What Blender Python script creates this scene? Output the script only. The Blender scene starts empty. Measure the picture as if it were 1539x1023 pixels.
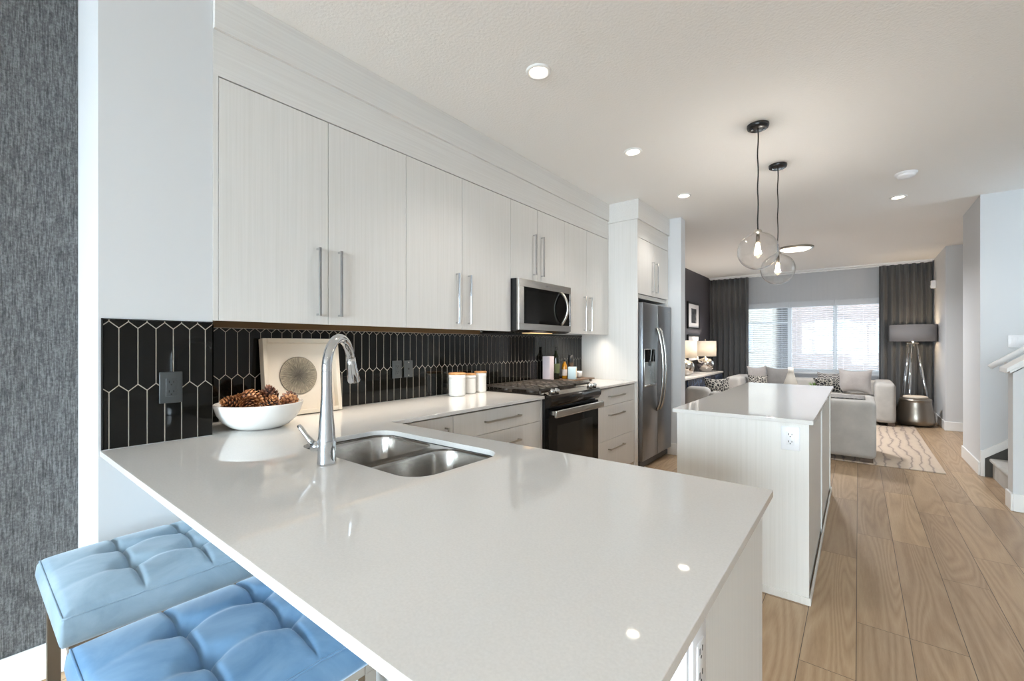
import bpy, bmesh, math, random
from mathutils import Vector, Matrix
from mathutils.geometry import tessellate_polygon
random.seed(7)
PI = math.pi
SC = bpy.context.scene
COL = SC.collection

# ------------------------------------------------------------------ camera
FPX, CX, HY, CAMZ = 660.0, 769.5, 517.0, 1.284
YAW = math.atan2(1290 - CX, FPX)
cd = bpy.data.cameras.new('camera')
cd.sensor_fit = 'HORIZONTAL'
cd.sensor_width = 36.0
cd.lens = 36.0 * FPX / 1539.0
cd.shift_y = (HY - 511.5) / 1539.0
cd.clip_start = 0.02
cd.clip_end = 200
cam = bpy.data.objects.new('camera', cd)
cam.location = (0, 0, CAMZ)
cam.rotation_euler = (PI / 2, 0, YAW)
COL.objects.link(cam)
SC.camera = cam

# ------------------------------------------------------------------ exposure
SC.view_settings.view_transform = 'Standard'
SC.view_settings.look = 'None'
SC.view_settings.gamma = 1.0
SC.view_settings.use_curve_mapping = False
SC.view_settings.exposure = 0.52
SC.cycles.max_bounces = 14
SC.cycles.diffuse_bounces = 7
SC.cycles.glossy_bounces = 6
SC.cycles.transmission_bounces = 10
SC.cycles.transparent_max_bounces = 16
SC.cycles.sample_clamp_indirect = 6.0
SC.cycles.caustics_refractive = False
SC.cycles.caustics_reflective = False


def lin(c):
    if isinstance(c, (int, float)):
        c = (c, c, c)
    r = []
    for v in c:
        v = v / 255.0
        r.append(v / 12.92 if v <= 0.04045 else ((v + 0.055) / 1.055) ** 2.4)
    return (r[0], r[1], r[2], 1.0)


# ------------------------------------------------------------------ daylight
SKY = 24.0
SKY_DIM = 3.0
W = bpy.data.worlds.new('overcast_sky')
SC.world = W
W.use_nodes = True
nt = W.node_tree
nt.nodes.clear()
wo = nt.nodes.new('ShaderNodeOutputWorld')
bg = nt.nodes.new('ShaderNodeBackground')
bg.inputs['Color'].default_value = (0.80, 0.91, 1.0, 1)
# low winter sun behind thin cloud on the patio side: the sky glows there and is dim over the street
tcw = nt.nodes.new('ShaderNodeTexCoord')
dt = nt.nodes.new('ShaderNodeVectorMath')
dt.operation = 'DOT_PRODUCT'
dt.inputs[1].default_value = Vector((0.5, -0.82, 0.25)).normalized()
nt.links.new(tcw.outputs['Generated'], dt.inputs[0])
mr = nt.nodes.new('ShaderNodeMapRange')
mr.interpolation_type = 'SMOOTHSTEP'
mr.inputs['From Min'].default_value = 0.1
mr.inputs['From Max'].default_value = 0.95
mr.inputs['To Min'].default_value = SKY_DIM
mr.inputs['To Max'].default_value = SKY
nt.links.new(dt.outputs['Value'], mr.inputs['Value'])
nt.links.new(mr.outputs[0], bg.inputs['Strength'])
nt.links.new(bg.outputs[0], wo.inputs[0])


def portal(name, loc, rot, sx, sy):
    d = bpy.data.lights.new(name, 'AREA')
    d.shape = 'RECTANGLE'
    d.size = sx
    d.size_y = sy
    d.cycles.is_portal = True
    o = bpy.data.objects.new(name, d)
    o.location = loc
    o.rotation_euler = rot
    COL.objects.link(o)
    return o


portal('patio_daylight', (-0.3, -4.56, 1.22), (PI / 2, 0, 0), 3.9, 2.36)
portal('living_daylight', (-0.75, 10.72, 1.42), (-PI / 2, 0, 0), 2.7, 1.5)
portal('stair_daylight', (3.46, 5.65, 1.85), (0, PI / 2, 0), 1.5, 0.8)

# ------------------------------------------------------------------ helpers
ORG = {}


class MB:
    def __init__(s):
        s.v, s.f, s.sm = [], [], []

    def add(s, vs, fs, smooth=False):
        b = len(s.v)
        s.v += [tuple(v) for v in vs]
        s.f += [tuple(i + b for i in f) for f in fs]
        s.sm += [smooth] * len(fs)
        return s

    def box(s, x0, x1, y0, y1, z0, z1):
        vs = [(x, y, z) for z in (z0, z1) for y in (y0, y1) for x in (x0, x1)]
        return s.add(vs, [(0, 2, 3, 1), (4, 5, 7, 6), (0, 1, 5, 4), (2, 6, 7, 3), (0, 4, 6, 2), (1, 3, 7, 5)])

    def rbox(s, x0, x1, y0, y1, z0, z1, r, seg=4):
        bm = bmesh.new()
        bmesh.ops.create_cube(bm, size=1)
        for v in bm.verts:
            v.co = ((x0 + x1) / 2 + v.co.x * (x1 - x0), (y0 + y1) / 2 + v.co.y * (y1 - y0), (z0 + z1) / 2 + v.co.z * (z1 - z0))
        bmesh.ops.bevel(bm, geom=list(bm.edges), offset=r, segments=seg, profile=0.5, affect='EDGES')
        bm.verts.index_update()
        s.add([v.co[:] for v in bm.verts], [[v.index for v in f.verts] for f in bm.faces], True)
        bm.free()
        return s

    def prism(s, poly, axis, a0, a1, smooth=False):
        n = len(poly)

        def mk(p, a):
            return {'x': (a, p[0], p[1]), 'y': (p[0], a, p[1]), 'z': (p[0], p[1], a)}[axis]
        vs = [mk(p, a0) for p in poly] + [mk(p, a1) for p in poly]
        b = len(s.v)
        s.add(vs, [tuple(range(n - 1, -1, -1)), tuple(range(n, 2 * n))])
        s.f += [(b + i, b + (i + 1) % n, b + n + (i + 1) % n, b + n + i) for i in range(n)]
        s.sm += [smooth] * n
        return s

    def holed(s, outer, holes, z0, z1):
        loops = [outer] + holes
        tri = tessellate_polygon([[Vector((p[0], p[1], 0)) for p in l] for l in loops])
        flat = [p for l in loops for p in l]
        n = len(flat)
        s.add([(p[0], p[1], z1) for p in flat] + [(p[0], p[1], z0) for p in flat],
              [tuple(t) for t in tri] + [tuple(i + n for i in reversed(t)) for t in tri])
        b = len(s.v) - 2 * n
        k = 0
        for l in loops:
            m = len(l)
            for i in range(m):
                a, c = b + k + i, b + k + (i + 1) % m
                s.f.append((a, a + n, c + n, c))
                s.sm.append(False)
            k += m
        return s

    def cyl(s, p0, p1, r0, r1=None, n=24, caps=True):
        return s.tube([p0, p1], [r0, r0 if r1 is None else r1], n, caps=caps)

    def tube(s, path, r, n=12, closed=False, caps=True):
        pts = [Vector(p) for p in path]
        m = len(pts)
        rs = r if isinstance(r, (list, tuple)) else [r] * m
        up = None
        rings = []
        for i, p in enumerate(pts):
            if closed:
                t = pts[(i + 1) % m] - pts[i - 1]
            else:
                t = pts[min(i + 1, m - 1)] - pts[max(i - 1, 0)]
            t.normalize()
            if up is None:
                up = Vector((0, 0, 1)) if abs(t.z) < 0.9 else Vector((1, 0, 0))
            a = up - t * up.dot(t)
            a.normalize()
            up = a
            b = t.cross(a)
            rings.append([tuple(p + (a * math.cos(2 * PI * k / n) + b * math.sin(2 * PI * k / n)) * rs[i]) for k in range(n)])
        vs = [v for g in rings for v in g]
        fs = []
        for i in range(m if closed else m - 1):
            j = (i + 1) % m
            for k in range(n):
                fs.append((i * n + k, i * n + (k + 1) % n, j * n + (k + 1) % n, j * n + k))
        s.add(vs, fs, True)
        if caps and not closed:
            b = len(s.v) - len(vs)
            s.f += [tuple(b + k for k in range(n - 1, -1, -1)), tuple(b + (m - 1) * n + k for k in range(n))]
            s.sm += [False, False]
        return s

    def lathe(s, prof, cx, cy, n=40, smooth=True, sx=1.0, sy=1.0):
        vs, fs = [], []
        for (r, z) in prof:
            for k in range(n):
                a = 2 * PI * k / n
                vs.append((cx + r * math.cos(a) * sx, cy + r * math.sin(a) * sy, z))
        for i in range(len(prof) - 1):
            for k in range(n):
                fs.append((i * n + k, i * n + (k + 1) % n, (i + 1) * n + (k + 1) % n, (i + 1) * n + k))
        return s.add(vs, fs, smooth)

    def grid(s, fn, nu, nv, smooth=True):
        vs = [fn(i / nu, j / nv) for j in range(nv + 1) for i in range(nu + 1)]
        fs = [(j * (nu + 1) + i, j * (nu + 1) + i + 1, (j + 1) * (nu + 1) + i + 1, (j + 1) * (nu + 1) + i) for j in range(nv) for i in range(nu)]
        return s.add(vs, fs, smooth)

    def T(s, fn):
        s.v = [tuple(fn(*v)) for v in s.v]
        return s

    def rotz(s, ang, cx, cy):
        c, q = math.cos(ang), math.sin(ang)
        return s.T(lambda x, y, z: (cx + (x - cx) * c - (y - cy) * q, cy + (x - cx) * q + (y - cy) * c, z))

    def build(s, name, mat, parent=None, bevel=0.0, seg=2, org=None, solid=0.0, subsurf=0):
        if parent is not None:
            org = ORG[parent.name]
        elif org is None:
            xs = [v[0] for v in s.v]
            ys = [v[1] for v in s.v]
            org = ((min(xs) + max(xs)) / 2, (min(ys) + max(ys)) / 2, min(v[2] for v in s.v))
        me = bpy.data.meshes.new(name)
        me.from_pydata([(v[0] - org[0], v[1] - org[1], v[2] - org[2]) for v in s.v], [], s.f)
        for p, q in zip(me.polygons, s.sm):
            p.use_smooth = q
        bm = bmesh.new()
        bm.from_mesh(me)
        bmesh.ops.recalc_face_normals(bm, faces=bm.faces)
        bm.to_mesh(me)
        bm.free()
        me.materials.append(mat)
        o = bpy.data.objects.new(name, me)
        COL.objects.link(o)
        if parent is not None:
            o.parent = parent
        else:
            o.location = org
        ORG[o.name] = org
        if bevel:
            m = o.modifiers.new('edge', 'BEVEL')
            m.width = bevel
            m.segments = seg
            m.limit_method = 'ANGLE'
            m.angle_limit = math.radians(40)
        if solid:
            m = o.modifiers.new('thick', 'SOLIDIFY')
            m.thickness = solid
            m.offset = -1
        if subsurf:
            m = o.modifiers.new('smooth', 'SUBSURF')
            m.levels = m.render_levels = subsurf
        return o


def tag(o, label, cat, group=None):
    o['label'] = label
    o['category'] = cat
    if group:
        o['group'] = group
    return o


def thing(name, loc, label, cat, group=None):
    o = bpy.data.objects.new(name, None)
    o.empty_display_size = 0.05
    o.location = loc
    COL.objects.link(o)
    ORG[o.name] = tuple(loc)
    return tag(o, label, cat, group)


def struct(name, mb, mat, **k):
    o = mb.build(name, mat, **k)
    o['kind'] = 'structure'
    return o


def dup(root, loc, label=None, group=None, rot=None):
    def cp(o, parent):
        c = o.copy()
        COL.objects.link(c)
        if parent is not None:
            c.parent = parent
        for ch in list(o.children):
            cp(ch, c)
        return c
    r = cp(root, None)
    r.location = loc
    if rot is not None:
        r.rotation_euler = rot
    if label:
        r['label'] = label
    if group:
        r['group'] = group
    return r


def rrect(x0, x1, y0, y1, r, n=8):
    pts = []
    for (cx, cy, a0) in ((x1 - r, y1 - r, 0), (x0 + r, y1 - r, 90), (x0 + r, y0 + r, 180), (x1 - r, y0 + r, 270)):
        for k in range(n + 1):
            a = math.radians(a0 + 90.0 * k / n)
            pts.append((cx + r * math.cos(a), cy + r * math.sin(a)))
    return pts


# ------------------------------------------------------------------ materials
def newmat(name):
    m = bpy.data.materials.new(name)
    m.use_nodes = True
    n = m.node_tree
    return m, n, n.nodes['Principled BSDF'], n.links


def pbr(name, c, rough=0.5, metal=0.0, coat=0.0, emit=None, estr=0.0, spec=None, sheen=0.0, aniso=0.0):
    m, n, b, l = newmat(name)
    b.inputs['Base Color'].default_value = lin(c)
    b.inputs['Roughness'].default_value = rough
    b.inputs['Metallic'].default_value = metal
    b.inputs['Coat Weight'].default_value = coat
    b.inputs['Coat Roughness'].default_value = 0.03
    if spec is not None:
        b.inputs['Specular IOR Level'].default_value = spec
    if sheen:
        b.inputs['Sheen Weight'].default_value = sheen
        b.inputs['Sheen Roughness'].default_value = 0.4
    if aniso:
        b.inputs['Anisotropic'].default_value = aniso
    if emit is not None:
        b.inputs['Emission Color'].default_value = lin(emit)
        b.inputs['Emission Strength'].default_value = estr
    return m


def coords(n, l, scale, kind='Object'):
    tc = n.nodes.new('ShaderNodeTexCoord')
    mp = n.nodes.new('ShaderNodeMapping')
    mp.inputs['Scale'].default_value = scale
    l.new(tc.outputs[kind], mp.inputs['Vector'])
    return mp.outputs[0]


def noise(n, l, vec, scale=1.0, detail=3.0, rough=0.55, dist=0.0):
    t = n.nodes.new('ShaderNodeTexNoise')
    t.inputs['Scale'].default_value = scale
    t.inputs['Detail'].default_value = detail
    t.inputs['Roughness'].default_value = rough
    t.inputs['Distortion'].default_value = dist
    if vec is not None:
        l.new(vec, t.inputs['Vector'])
    return t.outputs['Fac']


def ramp(n, l, fac, stops):
    r = n.nodes.new('ShaderNodeValToRGB')
    while len(r.color_ramp.elements) < len(stops):
        r.color_ramp.elements.new(0.5)
    for e, (p, c) in zip(r.color_ramp.elements, stops):
        e.position = p
        e.color = lin(c)
    l.new(fac, r.inputs[0])
    return r.outputs[0]


def bump(n, l, b, h, strength, dist=0.002):
    k = n.nodes.new('ShaderNodeBump')
    k.inputs['Strength'].default_value = strength
    k.inputs['Distance'].default_value = dist
    l.new(h, k.inputs['Height'])
    l.new(k.outputs[0], b.inputs['Normal'])


def grained(name, c0, c1, scale, rough=0.45, bmp=0.03, spec=0.35):
    m, n, b, l = newmat(name)
    v = coords(n, l, scale)
    f = noise(n, l, v, 1.0, 4.0, 0.6)
    l.new(ramp(n, l, f, [(0.32, c0), (0.68, c1)]), b.inputs['Base Color'])
    b.inputs['Roughness'].default_value = rough
    b.inputs['Specular IOR Level'].default_value = spec
    if bmp:
        bump(n, l, b, f, bmp, 0.0008)
    return m


def fabric(name, c0, c1, sc=180.0, rough=0.9, sheen=0.25, b_=0.3, patch=6.0):
    m, n, b, l = newmat(name)
    v = coords(n, l, (1, 1, 1))
    f = noise(n, l, v, sc, 2.0)
    g = noise(n, l, v, patch, 3.0)
    mx = n.nodes.new('ShaderNodeMath')
    mx.operation = 'MULTIPLY_ADD'
    mx.inputs[1].default_value = 0.45
    l.new(f, mx.inputs[0])
    md = n.nodes.new('ShaderNodeMath')
    md.operation = 'MULTIPLY'
    md.inputs[1].default_value = 0.55
    l.new(g, md.inputs[0])
    l.new(md.outputs[0], mx.inputs[2])
    l.new(ramp(n, l, mx.outputs[0], [(0.34, c0), (0.66, c1)]), b.inputs['Base Color'])
    b.inputs['Roughness'].default_value = rough
    b.inputs['Sheen Weight'].default_value = sheen
    b.inputs['Specular IOR Level'].default_value = 0.2
    bump(n, l, b, f, b_, 0.001)
    return m


M = {}


def schlick(n, l):
    w_ = n.nodes.new('ShaderNodeLayerWeight')
    w_.inputs['Blend'].default_value = 0.5
    p_ = n.nodes.new('ShaderNodeMath')
    p_.operation = 'POWER'
    p_.inputs[1].default_value = 4.0
    l.new(w_.outputs['Facing'], p_.inputs[0])
    q_ = n.nodes.new('ShaderNodeMath')
    q_.operation = 'MULTIPLY_ADD'
    q_.inputs[1].default_value = 0.9
    q_.inputs[2].default_value = 0.045
    l.new(p_.outputs[0], q_.inputs[0])
    return q_.outputs[0]


def velvet(name, c0, c1):
    m, n, b, l = newmat(name)
    g = noise(n, l, coords(n, l, (1, 1, 1)), 6.0, 5.0, 0.6, 0.6)
    l.new(ramp(n, l, g, [(0.35, c0), (0.65, c1)]), b.inputs['Base Color'])
    b.inputs['Roughness'].default_value = 0.7
    b.inputs['Specular IOR Level'].default_value = 0.15
    b.inputs['Sheen Weight'].default_value = 0.5
    b.inputs['Sheen Roughness'].default_value = 0.35
    b.inputs['Sheen Tint'].default_value = (0.8, 0.9, 1, 1)
    return m


M['wall'] = pbr('white_wall_paint', (213, 215, 217), 0.6, spec=0.25)
M['trim'] = pbr('white_trim_paint', (236, 236, 235), 0.35, spec=0.4)
M['darkwall'] = pbr('charcoal_wall_paint', (86, 83, 88), 0.6, spec=0.3)
m, n, b, l = newmat('orange_peel_ceiling')
b.inputs['Base Color'].default_value = lin((244, 243, 241))
b.inputs['Roughness'].default_value = 0.8
b.inputs['Specular IOR Level'].default_value = 0.2
bump(n, l, b, noise(n, l, coords(n, l, (1, 1, 1)), 70.0, 3.0), 0.45, 0.006)
M['ceil'] = m

# grey textured wallpaper: fine vertical ribs broken by dark flecks
m, n, b, l = newmat('grey_ribbed_wallpaper')
f1 = noise(n, l, coords(n, l, (1, 260, 22)), 1.0, 2.0)
f2 = noise(n, l, coords(n, l, (1, 150, 130)), 1.0, 4.0, 0.7)
ml = n.nodes.new('ShaderNodeMath')
ml.operation = 'ADD'
l.new(f1, ml.inputs[0])
l.new(f2, ml.inputs[1])
hf = n.nodes.new('ShaderNodeMath')
hf.operation = 'MULTIPLY'
hf.inputs[1].default_value = 0.5
l.new(ml.outputs[0], hf.inputs[0])
l.new(ramp(n, l, hf.outputs[0], [(0.38, (54, 55, 56)), (0.5, (87, 88, 89)), (0.62, (120, 121, 122))]), b.inputs['Base Color'])
b.inputs['Roughness'].default_value = 0.55
bump(n, l, b, f1, 0.4, 0.002)
M['paper'] = m

M['cab'] = grained('white_vertical_grain_laminate', (215, 213, 209), (222, 220, 217), (110, 110, 1.6), 0.42)
M['cabh'] = grained('white_horizontal_grain_laminate', (215, 213, 210), (223, 222, 219), (80, 1.4, 110), 0.45)
M['isl'] = grained('pale_oak_grain_laminate', (225, 223, 218), (232, 230, 226), (110, 110, 1.3), 0.45)
M['gap'] = pbr('dark_cabinet_gap', (40, 38, 36), 0.8)

m, n, b, l = newmat('white_quartz')
f = noise(n, l, coords(n, l, (1, 1, 1)), 220.0, 3.0)
g = noise(n, l, coords(n, l, (1, 1, 1)), 3.0, 4.0)
l.new(ramp(n, l, f, [(0.3, (214, 212, 209)), (0.7, (221, 219, 216))]), b.inputs['Base Color'])
b.inputs['Roughness'].default_value = 0.035
b.inputs['Specular IOR Level'].default_value = 0.5
M['quartz'] = m

m, n, b, l = newmat('gloss_black_tile')
f = noise(n, l, coords(n, l, (1, 1, 1)), 9.0, 2.0)
l.new(ramp(n, l, f, [(0.35, (9, 10, 9)), (0.7, (17, 16, 13))]), b.inputs['Base Color'])
b.inputs['Roughness'].default_value = 0.06
b.inputs['Specular IOR Level'].default_value = 0.32
bump(n, l, b, noise(n, l, coords(n, l, (1, 1, 1)), 11.0, 1.0), 0.05, 0.006)
M['tile'] = m
M['grout'] = pbr('pale_grout', (200, 195, 184), 0.8)

# plank floor
m, n, b, l = newmat('light_oak_planks')
tc = n.nodes.new('ShaderNodeTexCoord')
sx = n.nodes.new('ShaderNodeSeparateXYZ')
l.new(tc.outputs['Object'], sx.inputs[0])
ad = n.nodes.new('ShaderNodeMath')
ad.operation = 'ADD'
ad.inputs[1].default_value = 0.007 + 0.1835 * 40
l.new(sx.outputs['X'], ad.inputs[0])
ay = n.nodes.new('ShaderNodeMath')
ay.operation = 'ADD'
ay.inputs[1].default_value = 20.6
l.new(sx.outputs['Y'], ay.inputs[0])
cb = n.nodes.new('ShaderNodeCombineXYZ')
l.new(ay.outputs[0], cb.inputs['X'])
l.new(ad.outputs[0], cb.inputs['Y'])
br = n.nodes.new('ShaderNodeTexBrick')
br.inputs['Scale'].default_value = 1.0
br.inputs['Brick Width'].default_value = 1.22
br.inputs['Row Height'].default_value = 0.1835
br.inputs['Mortar Size'].default_value = 0.0014
br.inputs['Mortar Smooth'].default_value = 0.1
br.offset = 0.37
br.offset_frequency = 3
br.squash = 1.0
br.inputs['Color1'].default_value = (0, 0, 0, 1)
br.inputs['Color2'].default_value = (1, 1, 1, 1)
br.inputs['Bias'].default_value = 0.0
l.new(cb.outputs[0], br.inputs['Vector'])
sb = n.nodes.new('ShaderNodeSeparateColor')
l.new(br.outputs['Color'], sb.inputs[0])
mp = n.nodes.new('ShaderNodeMapping')
mp.inputs['Scale'].default_value = (0.42, 5.2, 1)
l.new(cb.outputs[0], mp.inputs['Vector'])
of = n.nodes.new('ShaderNodeVectorMath')
of.operation = 'ADD'
cs = n.nodes.new('ShaderNodeCombineXYZ')
mu = n.nodes.new('ShaderNodeMath')
mu.operation = 'MULTIPLY'
mu.inputs[1].default_value = 37.0
l.new(sb.outputs[0], mu.inputs[0])
l.new(mu.outputs[0], cs.inputs['Z'])
l.new(mu.outputs[0], cs.inputs['X'])
l.new(mp.outputs[0], of.inputs[0])
l.new(cs.outputs[0], of.inputs[1])
lo = n.nodes.new('ShaderNodeTexNoise')
lo.inputs['Scale'].default_value = 1.1
lo.inputs['Detail'].default_value = 1.0
lo.inputs['Distortion'].default_value = 0.4
l.new(of.outputs[0], lo.inputs['Vector'])
rg = n.nodes.new('ShaderNodeMath')
rg.operation = 'MULTIPLY'
rg.inputs[1].default_value = 15.0
l.new(lo.outputs['Fac'], rg.inputs[0])
fr = n.nodes.new('ShaderNodeMath')
fr.operation = 'PINGPONG'
fr.inputs[1].default_value = 0.5
l.new(rg.outputs[0], fr.inputs[0])
fine = noise(n, l, of.outputs[0], 26.0, 5.0, 0.7)
mixg = n.nodes.new('ShaderNodeMath')
mixg.operation = 'MULTIPLY_ADD'
mixg.inputs[1].default_value = 0.7
l.new(fr.outputs[0], mixg.inputs[0])
fm = n.nodes.new('ShaderNodeMath')
fm.operation = 'MULTIPLY'
fm.inputs[1].default_value = 0.6
l.new(fine, fm.inputs[0])
l.new(fm.outputs[0], mixg.inputs[2])
grain = ramp(n, l, mixg.outputs[0], [(0.2, (166, 139, 109)), (0.5, (184, 158, 128)), (0.85, (199, 176, 146))])
tint = ramp(n, l, sb.outputs[0], [(0.0, (226, 222, 220)), (1.0, (255, 252, 246))])
mm = n.nodes.new('ShaderNodeMix')
mm.data_type = 'RGBA'
mm.blend_type = 'MULTIPLY'
mm.inputs['Factor'].default_value = 1.0
l.new(grain, mm.inputs['A'])
l.new(tint, mm.inputs['B'])
ms = n.nodes.new('ShaderNodeMix')
ms.data_type = 'RGBA'
l.new(br.outputs['Fac'], ms.inputs['Factor'])
l.new(mm.outputs['Result'], ms.inputs['A'])
ms.inputs['B'].default_value = lin((70, 56, 44))
l.new(ms.outputs['Result'], b.inputs['Base Color'])
b.inputs['Roughness'].default_value = 0.36
b.inputs['Specular IOR Level'].default_value = 0.5
bump(n, l, b, mixg.outputs[0], 0.12, 0.001)
M['floor'] = m

M['chrome'] = pbr('polished_chrome', (208, 210, 213), 0.06, 1.0)
M['nickel'] = pbr('satin_nickel', (190, 186, 178), 0.28, 1.0)
M['legmetal'] = pbr('brushed_stool_metal', (150, 142, 132), 0.35, 1.0)


def brushed(name, c, rough, scale, bm_=0.05):
    m, n, b, l = newmat(name)
    f = noise(n, l, coords(n, l, scale), 1.0, 3.0)
    l.new(ramp(n, l, f, [(0.3, tuple(x * 0.93 for x in c)), (0.7, c)]), b.inputs['Base Color'])
    b.inputs['Metallic'].default_value = 1.0
    b.inputs['Roughness'].default_value = rough
    if bm_:
        bump(n, l, b, f, bm_, 0.0005)
    return m


M['steel'] = brushed('brushed_stainless', (196, 194, 190), 0.24, (6, 6, 300))
M['fridge'] = brushed('grey_stainless', (142, 145, 150), 0.28, (300, 300, 3), 0.0)
M['sink'] = brushed('sink_stainless', (204, 200, 195), 0.2, (60, 60, 60))
M['bsteel'] = pbr('black_stainless', (62, 58, 55), 0.22, 0.9)
M['bglass'] = pbr('black_oven_glass', (6, 6, 7), 0.04, 0.0, spec=0.22)
M['black'] = pbr('black_plastic', (20, 20, 21), 0.4)
M['iron'] = pbr('cast_iron_grate', (70, 64, 59), 0.45, 0.3)
M['charplate'] = pbr('charcoal_wall_plate', (62, 66, 68), 0.35)
M['slot'] = pbr('outlet_slot', (12, 12, 12), 0.6)
M['plate'] = pbr('white_wall_plate', (236, 237, 240), 0.3)
M['ceramic'] = pbr('white_glazed_ceramic', (232, 232, 230), 0.12, coat=0.4)
M['bamboo'] = grained('bamboo_lid', (186, 132, 84), (214, 164, 112), (60, 4, 60), 0.45)
M['darkwood'] = grained('dark_wood', (70, 52, 38), (104, 80, 60), (8, 60, 60), 0.5)
m, n, b, l = newmat('clear_glass')
b.inputs['Base Color'].default_value = (1, 1, 1, 1)
b.inputs['Roughness'].default_value = 0.0
b.inputs['Transmission Weight'].default_value = 1.0
b.inputs['IOR'].default_value = 1.47
M['glass'] = m
m, n, b, l = newmat('thin_blown_glass')
n.nodes.remove(b)
out = n.nodes['Material Output']
lw = n.nodes.new('ShaderNodeLayerWeight')
lw.inputs['Blend'].default_value = 0.5
tr = n.nodes.new('ShaderNodeBsdfTransparent')
l.new(ramp(n, l, lw.outputs['Facing'], [(0.0, (254, 254, 254)), (0.9, (252, 252, 252)), (0.975, (225, 225, 225)), (1.0, (140, 140, 140))]), tr.inputs[0])
gl = n.nodes.new('ShaderNodeBsdfGlossy')
gl.inputs['Roughness'].default_value = 0.0
mx = n.nodes.new('ShaderNodeMixShader')
l.new(schlick(n, l), mx.inputs[0])
l.new(tr.outputs[0], mx.inputs[1])
l.new(gl.outputs[0], mx.inputs[2])
l.new(mx.outputs[0], out.inputs[0])
M['globe'] = m
# thin window glass: mostly transparent, a fresnel share of mirror
m, n, b, l = newmat('window_pane_glass')
n.nodes.remove(b)
out = n.nodes['Material Output']
tr = n.nodes.new('ShaderNodeBsdfTransparent')
tr.inputs[0].default_value = (0.95, 0.97, 0.97, 1)
gl = n.nodes.new('ShaderNodeBsdfGlossy')
gl.inputs['Roughness'].default_value = 0.0
mx = n.nodes.new('ShaderNodeMixShader')
l.new(schlick(n, l), mx.inputs[0])
l.new(tr.outputs[0], mx.inputs[1])
l.new(gl.outputs[0], mx.inputs[2])
l.new(mx.outputs[0], out.inputs[0])
M['pane'] = m


def cloth_through(name, c, transp, transl=0.6):
    m, n, b, l = newmat(name)
    n.nodes.remove(b)
    out = n.nodes['Material Output']
    d = n.nodes.new('ShaderNodeBsdfDiffuse')
    d.inputs[0].default_value = lin(c)
    t = n.nodes.new('ShaderNodeBsdfTranslucent')
    t.inputs[0].default_value = lin(c)
    m1 = n.nodes.new('ShaderNodeMixShader')
    m1.inputs[0].default_value = transl
    l.new(d.outputs[0], m1.inputs[1])
    l.new(t.outputs[0], m1.inputs[2])
    tr = n.nodes.new('ShaderNodeBsdfTransparent')
    m2 = n.nodes.new('ShaderNodeMixShader')
    m2.inputs[0].default_value = transp
    l.new(m1.outputs[0], m2.inputs[1])
    l.new(tr.outputs[0], m2.inputs[2])
    l.new(m2.outputs[0], out.inputs[0])
    return m


M['sheer'] = cloth_through('white_sheer_voile', (215, 217, 222), 0.70, 0.5)
M['shade'] = cloth_through('ivory_lamp_linen', (240, 234, 224), 0.0, 0.45)
M['greyshade'] = cloth_through('grey_lamp_linen', (150, 146, 146), 0.0, 0.12)
M['blind'] = pbr('white_blind_slat', (226, 229, 232), 0.5)
M['curtain'] = fabric('charcoal_drape', (86, 86, 86), (97, 97, 97), 300.0, 0.9, 0.2, 0.1, 2.0)
M['velvet'] = velvet('blue_velvet', (134, 158, 175), (158, 179, 194))
M['velvetd'] = velvet('deeper_blue_velvet', (90, 127, 162), (120, 154, 185))
M['sofa'] = fabric('light_grey_upholstery', (164, 160, 155), (184, 180, 174), 260.0, 0.95, 0.15)
M['pillow'] = fabric('silver_grey_cushion', (142, 136, 133), (164, 158, 154), 200.0, 0.85, 0.3)
M['pillowd'] = fabric('mid_grey_cushion', (112, 109, 107), (132, 129, 126), 200.0, 0.85, 0.3)


def chevron(name, dark, light, s_, zig):
    m, n, b, l = newmat(name)
    v = coords(n, l, (s_, s_, s_))
    if zig:
        sp = n.nodes.new('ShaderNodeSeparateXYZ')
        l.new(v, sp.inputs[0])
        pg = n.nodes.new('ShaderNodeMath')
        pg.operation = 'PINGPONG'
        pg.inputs[1].default_value = 1.0
        l.new(sp.outputs['X'], pg.inputs[0])
        yz = n.nodes.new('ShaderNodeMath')
        yz.operation = 'ADD'
        l.new(sp.outputs['Z'], yz.inputs[0])
        l.new(sp.outputs['Y'], yz.inputs[1])
        ad_ = n.nodes.new('ShaderNodeMath')
        ad_.operation = 'MULTIPLY_ADD'
        ad_.inputs[1].default_value = 0.7
        l.new(pg.outputs[0], ad_.inputs[0])
        l.new(yz.outputs[0], ad_.inputs[2])
        p2 = n.nodes.new('ShaderNodeMath')
        p2.operation = 'PINGPONG'
        p2.inputs[1].default_value = 0.5
        l.new(ad_.outputs[0], p2.inputs[0])
        l.new(ramp(n, l, p2.outputs[0], [(0.2, light), (0.26, dark)]), b.inputs['Base Color'])
    else:
        w = n.nodes.new('ShaderNodeTexVoronoi')
        w.feature = 'DISTANCE_TO_EDGE'
        w.inputs['Scale'].default_value = 1.0
        l.new(v, w.inputs['Vector'])
        l.new(ramp(n, l, w.outputs['Distance'], [(0.0, light), (0.07, light), (0.11, dark)]), b.inputs['Base Color'])
    b.inputs['Roughness'].default_value = 0.9
    return m


M['pat'] = chevron('black_and_cream_pattern', (30, 30, 32), (170, 164, 154), 30, False)
M['patz'] = chevron('woven_zigzag_pattern', (56, 55, 56), (172, 167, 162), 24, True)

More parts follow.
